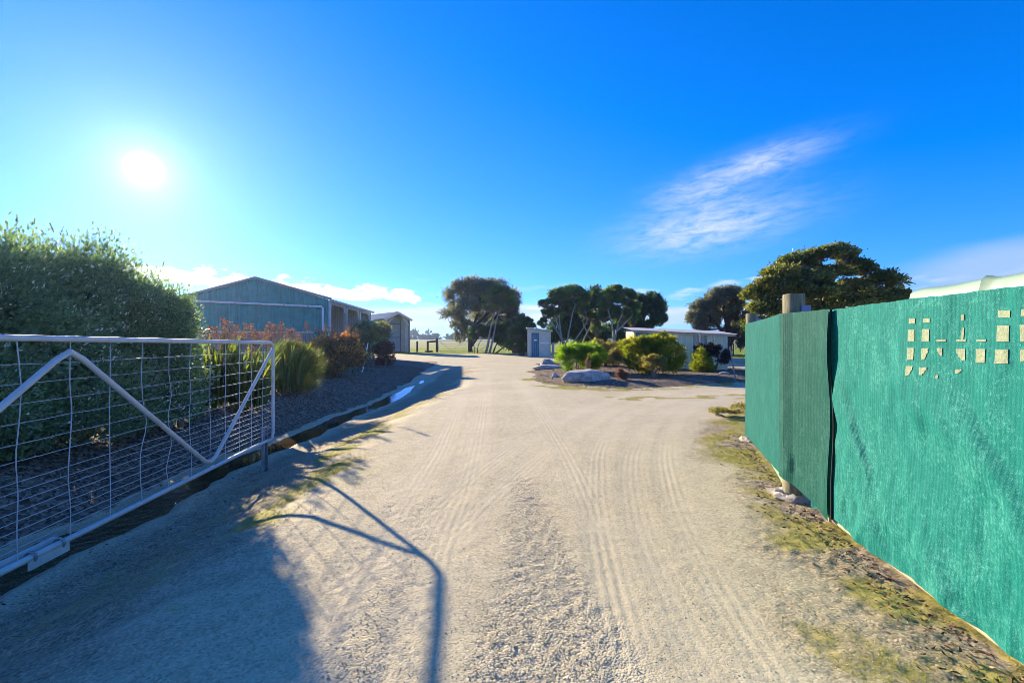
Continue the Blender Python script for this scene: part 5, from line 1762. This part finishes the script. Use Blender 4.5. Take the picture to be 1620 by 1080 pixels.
def build_small():
    boulder('biggest rounded grey boulder at the front of the garden bed', 2.78, 17.0, 0.82, 0.48, 0.36, 3, 0.1, 1)
    boulder('blocky pale grey boulder at the left tip of the garden bed', 2.1, 27.2, 0.46, 0.4, 0.34, 8, 0.3)
    boulder('low flat slab of rock in front of the blocky pale boulder', 1.9, 23.6, 0.72, 0.42, 0.20, 14, -0.1, 1)
    boulder('small grey stone left of the biggest boulder', 1.78, 18.9, 0.16, 0.14, 0.14, 21, 0.5)
    boulder('small pale stone on the mulch below the timber stake', 9.2, 19.7, 0.22, 0.16, 0.08, 25, 0.2)

    def stake(name, label, a, b, r, mat, cat='stake'):
        a, b = Vector(a), Vector(b)
        mb = MB()
        mb.tube([a - (b - a) * 0.05, a.lerp(b, 0.5) + Vector((0.01, 0, 0)), b], [r, r * 0.95, r * 0.85], 6)
        return tag(link(name, mb.mesh(name), mat), label, cat)
    g = gz(-6.72, 20.4)
    stake('garden_stake', 'white leaning stake between the orange bush and the tall grey green shrub', (-6.72, 20.4, g), (-6.55, 20.7, g + 1.32), 0.03, M_WHITE)
    g = gz(8.78, 21.25)
    stake('timber_stake', 'weathered timber stake standing against the corrugated shed wall', (8.78, 21.25, g), (8.82, 21.3, 1.98), 0.035, M_STAKE)
    # steel star picket, leaning
    a, b = Vector((8.62, 17.5, gz(8.62, 17.5) - 0.08)), Vector((8.40, 17.55, 1.36))
    mb = MB()
    ax = (b - a).normalized()
    for k in range(3):
        q = 2 * math.pi * k / 3
        o = Vector((math.cos(q), math.sin(q), 0)) * 0.018
        mb.bar(a + o, b + o, 0.008, 0.036, (math.sin(q), -math.cos(q), 0.001))
    tag(link('star_picket', mb.mesh('star_picket', False), M_DGALV), 'leaning grey steel picket right of the corrugated shed', 'picket')

    # paddock fence at the end of the drive
    def post(name, label, x, y, h, r, parent=None):
        zg = float(terrain_g(y))
        mb = MB().tube([(x, y, zg - 0.2), (x, y, zg + h * 0.5), (x + 0.01, y, zg + h)], r, 8)
        if parent is not None:
            return link(name, mb.mesh(name), M_DTIMBER, parent)
        return tag(link(name, mb.mesh(name), M_DTIMBER), label, 'post')
    Y = 50.0
    post('fence_post', 'dark paddock fence post standing alone right of the carport', (660 - 810) / F0 * Y, Y, 1.2, 0.11)
    xa, xb = (676.5 - 810) / F0 * Y, (691 - 810) / F0 * Y
    zg = float(terrain_g(Y))
    st = thing('strainer_assembly', 'dark timber strainer frame of two posts and a top rail by the paddock', 'fence frame', ((xa + xb) / 2, Y, zg))
    post('post', '', xa, Y, 1.22, 0.12, st)
    post('post', '', xb, Y, 1.5, 0.13, st)
    link('top_rail', MB().tube([(xa, Y, zg + 1.12), (xb, Y, zg + 1.2)], 0.09, 8).mesh('top_rail'), M_DTIMBER, st)
    link('ground_log', MB().tube([(xa - 0.2, Y - 0.3, zg + 0.06), (xa + 0.6, Y - 0.3, zg + 0.08)], 0.09, 8).mesh('ground_log'), M_DTIMBER, st)
    # two wire paddock gates hung in a row
    x0 = xb + 0.2
    gs = []
    for i, (l, r, lab) in enumerate(((x0, x0 + 2.9, 'wire paddock gate hung from the strainer frame'), (x0 + 3.0, x0 + 5.9, 'wire paddock gate nearest the domed she-oak trunk'))):
        gt = thing('paddock_gate', lab, 'gate', (l, Y, zg), 'pair of wire paddock gates')
        zt, zb = zg + 1.25, zg + 0.15
        link('frame', MB().tube([(l, Y, zb), (l, Y, zt), (r, Y, zt), (r, Y, zb), (l, Y, zb)], 0.022, 6).mesh('frame'), M_DGALV, gt)
        link('brace', MB().tube([(l, Y, zt), ((l + r) / 2, Y, zb), (r, Y, zt)], 0.02, 6).mesh('brace'), M_DGALV, gt)
        mb = MB()
        for k in range(1, 6):
            z = zb + (zt - zb) * k / 6
            mb.tube([(l, Y, z), (r, Y, z)], 0.006, 4)
        link('wires', mb.mesh('wires'), M_WIRE, gt)
    fw = thing('paddock_fence', 'wire paddock fence running off to the right behind the trees', 'fence', (6, 58, float(terrain_g(58))))
    zf = float(terrain_g(58))
    for k in range(12):
        x = x0 + 7 + k * 3.6
        link('post', MB().tube([(x, 58, zf - 0.2), (x, 58, zf + 1.15)], 0.06, 6).mesh('post'), M_GTIMBER, fw)
    mb = MB()
    for z in (0.35, 0.7, 1.05):
        mb.tube([(x0 + 7, 58, zf + z), (x0 + 7 + 11 * 3.6, 58, zf + z)], 0.008, 4)
    link('wires', mb.mesh('wires'), M_WIRE, fw)
    post('fence_post', 'slim fence post in the paddock seen right of the corrugated shed', (1160 - 810) / F0 * 40, 40, 1.1, 0.06)
    # pale tree guard stakes among the trunks
    for px, w, lab in ((875, 0.2, 'pale paling post just right of the blue doored hut'), (905, 0.16, 'pale paling post between the fanning trunks of the tea tree'), (921, 0.13, 'pale paling post behind the left end of the bright shrubs')):
        yy = 41.0
        x = (px - 810) / F0 * yy
        z = float(terrain_g(yy))
        tag(link('paling_post', MB().box((x, yy, z + 0.55), (w, 0.08, 1.25)).mesh('paling_post', False), M_STAKE), lab, 'post', 'pale posts under the trees')


build_small()


# ------------------------------------------------------------------ far trees
def build_far():
    Y = 380.0
    zg = float(terrain_g(Y))
    n = 230
    xs = np.linspace(-620, 620, n) + R.normal(size=n) * 2
    bl = []
    for i, x in enumerate(xs):
        h = 3.2 + 2.6 * fbm(np.array([x * 0.03]), np.array([1.0]), 3, 4)[0]
        if -100 < x < -72:
            h += 2.2
        bl.append(((x, Y + R.normal() * 6, zg + h * 0.35), (4.8, 4.0, h * 0.7)))
    o = foliage('tree_line', bl, 42000, 2.0, 0.7, L_FAR, None, sub=12, subr=0.5, shell=0.2, lowcut=-0.9)
    o['kind'] = 'stuff'
    tag(o, 'dark belt of trees along the far edge of the paddock', 'trees')
    for px, top, w, lab in ((654, 522, 5, 'tallest lone treetop above the far tree belt, beside the carport'), (669, 529, 5, 'second lone treetop along the far belt from the carport'),
                            (679, 530, 4.5, 'third lone treetop along the far belt, above the strainer frame'), (719, 527, 7, 'spreading far treetop just left of the domed she-oak'), (648, 527, 4, 'small far treetop almost touching the carport post')):
        Yt = 360.0
        tree('far_tree', lab, 'tree', (px, 539), Yt, [[(px, 539), (px + 0.3, 534), (px, top + 4)]],
             [(px, top + 3, w, 2.8, 0), (px + w * 0.4, top + 5, w * 0.6, 2.2, 1), (px - w * 0.45, top + 5.5, w * 0.55, 2.0, 1)], 500, 0.9, 0.6, L_FAR, M_BARKD, 0.3, group='lone trees in the far belt', sub=7)


build_far()


# ------------------------------------------------------------------ loose ground cover
def build_cover():
    # gravel stones
    n = 70000
    Y = 1.75 + 6.5 * R.random(n) ** 1.8
    X = (R.random(n) * 2 - 1) * (1.16 * Y + 0.2)
    M = masks(X, Y)
    keep = (R.random(n) < (0.25 + 0.75 * M['coarse']) * (1 - M['mulch']) * (1 - 0.5 * M['moss'])) & (M['wet'] < 0.6) & (X < verge_x(Y) + 1.6)
    for T in TRACKS:
        keep &= (line_d(X, Y, T) > 0.12) | (R.random(n) < 0.25)
    X, Y = X[keep], Y[keep]
    M = masks(X, Y)
    Z = height(X, Y, M)
    m = len(X)
    r = (0.0018 + 0.0028 * R.random(m) ** 2.4) * (1 + 0.30 * M['coarse']) * (1 + 0.05 * Y)
    base = np.array([[1, 0, 0], [0, 1, 0], [-1, 0, 0], [0, -1, 0], [0.1, 0.1, 0.75], [0, 0, -0.5]], float)
    V = base[None] * (0.75 + 0.5 * R.random((m, 6, 1))) + R.normal(size=(m, 6, 3)) * 0.12
    a = R.random(m) * 6.28
    ca, sa = np.cos(a)[:, None], np.sin(a)[:, None]
    V = np.stack([V[..., 0] * ca - V[..., 1] * sa, (V[..., 0] * sa + V[..., 1] * ca) * (0.7 + 0.3 * R.random((m, 1))), V[..., 2]], -1)
    V = V * r[:, None, None] + np.stack([X, Y, Z + r * 0.25], 1)[:, None]
    tri = np.array([(0, 1, 4), (1, 2, 4), (2, 3, 4), (3, 0, 4), (1, 0, 5), (2, 1, 5), (3, 2, 5), (0, 3, 5)])
    F = ((np.arange(m) * 6)[:, None, None] + tri[None]).reshape(-1, 3)
    o = link('gravel', np_mesh('gravel', V.reshape(-1, 3), F, fattr={'rnd': np.repeat(R.random(m), 8)}), L_STONE, kind='stuff')
    o['label'] = 'loose pale gravel stones scattered over the driveway'
    o['category'] = 'gravel'

    def scatter(n, xr, yr, pick, yp=1.0):
        Y = yr[0] + (yr[1] - yr[0]) * R.random(n) ** yp
        X = xr[0] + (xr[1] - xr[0]) * R.random(n)
        M = masks(X, Y)
        k = R.random(n) < pick(M, X, Y)
        return X[k], Y[k]
    # moss and short grass
    X1, Y1 = scatter(150000, (-3.6, 4.5), (1.7, 9), lambda M, X, Y: M['moss'] ** 1.5 * (0.35 + 0.65 * (fbm(X * 7, Y * 7, 3, 61) > 0.5)), 1.5)
    X2, Y2 = scatter(60000, (-4.5, 9), (9, 24), lambda M, X, Y: M['moss'] * 0.7)
    X3, Y3 = scatter(52000, (-26, 34), (35, 70), lambda M, X, Y: M['lime'] * 0.9, 1.6)
    X, Y = np.concatenate([X1, X2, X3]), np.concatenate([Y1, Y2, Y3])
    Z = height(X, Y)
    n = len(X)
    sc = np.clip(0.5 + Y * 0.075, 0.6, 3.4)
    hgt = (0.008 + 0.022 * R.random(n) ** 1.5) * sc * np.where(Y > 30, 1.5, 1.0)
    lean = R.normal(size=(n, 2)) * 0.8
    a = R.random(n) * 6.28
    w = (0.0016 + 0.0016 * R.random(n)) * sc * 1.7
    B = np.stack([X, Y, Z - 0.002], 1)
    side = np.stack([np.cos(a), np.sin(a), 0 * a], 1) * w[:, None]
    T = B + np.stack([lean[:, 0] * hgt, lean[:, 1] * hgt, hgt], 1)
    V = np.stack([B + side, B - side, T], 1).reshape(-1, 3)
    F = np.arange(3 * n).reshape(n, 3)
    val = np.clip(0.35 + 0.5 * fbm(X * 3, Y * 3, 3, 14) + R.normal(size=n) * 0.16 - 0.1, 0, 0.9)
    o = link('grass', np_mesh('grass', V, F, fattr={'rnd': val}), L_GRASS, kind='stuff')
    o['label'] = 'mossy short grass along the verges and paddock edge'
    o['category'] = 'grass'
    # mulch chips
    X1, Y1 = scatter(34000, (-9, -3.5), (2, 26), lambda M, X, Y: (M['bedl'] > 0.5) * 1.0, 1.2)
    X2, Y2 = scatter(22000, (0.8, 12), (14.5, 30), lambda M, X, Y: M['isl'], 1.3)
    X3, Y3 = scatter(2600, (1.2, 9), (14, 20), lambda M, X, Y: 0.4 * (np.abs(M['sd']) < 1.0))
    X, Y = np.concatenate([X1, X2, X3]), np.concatenate([Y1, Y2, Y3])
    n = len(X)
    Z = height(X, Y) + 0.006
    D = rdir(n) * np.array([1, 1, 0.25])
    L = (0.025 + 0.05 * R.random(n)) * (0.8 + 0.02 * Y)
    V, F = leaf_quads(np.stack([X, Y, Z], 1), D, L, L * (0.14 + 0.2 * R.random(n)), 0.2)
    o = link('mulch_chips', np_mesh('mulch_chips', V, F, fattr={'rnd': np.clip(R.random(n) ** 1.4 * 0.9, 0, 0.9)}), L_CHIP, kind='stuff')
    o['label'] = 'bark mulch chips covering the garden beds'
    o['category'] = 'mulch'
    # bark litter under the screens and by the drain
    n = 3000
    Y = 1.6 + 6.0 * R.random(n) ** 1.3
    fx = np.interp(Y, [0, 3.86, 4.5, 7.2, 9], [2.02, 2.69, 2.8, 3.75, 4.5])
    X = fx - 0.04 - np.abs(R.normal(size=n)) * 0.13 * (1 + 0.1 * Y)
    X2 = drain_x(Y) + R.normal(size=n) * 0.45
    k = R.random(n) < 0.35
    X = np.where(k, X2, X)
    Z = height(X, Y) + 0.006
    L = 0.012 + 0.035 * R.random(n) ** 2
    V, F = leaf_quads(np.stack([X, Y, Z], 1), rdir(n) * np.array([1, 1, 0.3]), L, L * 0.35, 0.3)
    o = link('leaf_litter', np_mesh('leaf_litter', V, F, fattr={'rnd': R.random(n) * 0.9}), L_LITTER, kind='stuff')
    o['label'] = 'reddish bark and leaf litter along the foot of the green screens'
    o['category'] = 'litter'
    # twigs under the hedge
    n = 260
    Y = 3.2 + 4.5 * R.random(n)
    X = drain_x(Y) - 0.5 - 2.4 * R.random(n)
    A = np.stack([X, Y, height(X, Y) + 0.012], 1)
    B = A + rdir(n) * np.array([1, 1, 0.12]) * (0.08 + 0.3 * R.random((n, 1)))
    o = sticks('fallen_twigs', A, B, 0.004, 0.002, M_STAKE, None, kind='stuff')
    o['label'] = 'pale fallen twigs on the dark ground behind the farm gate'
    o['category'] = 'twigs'


build_cover()
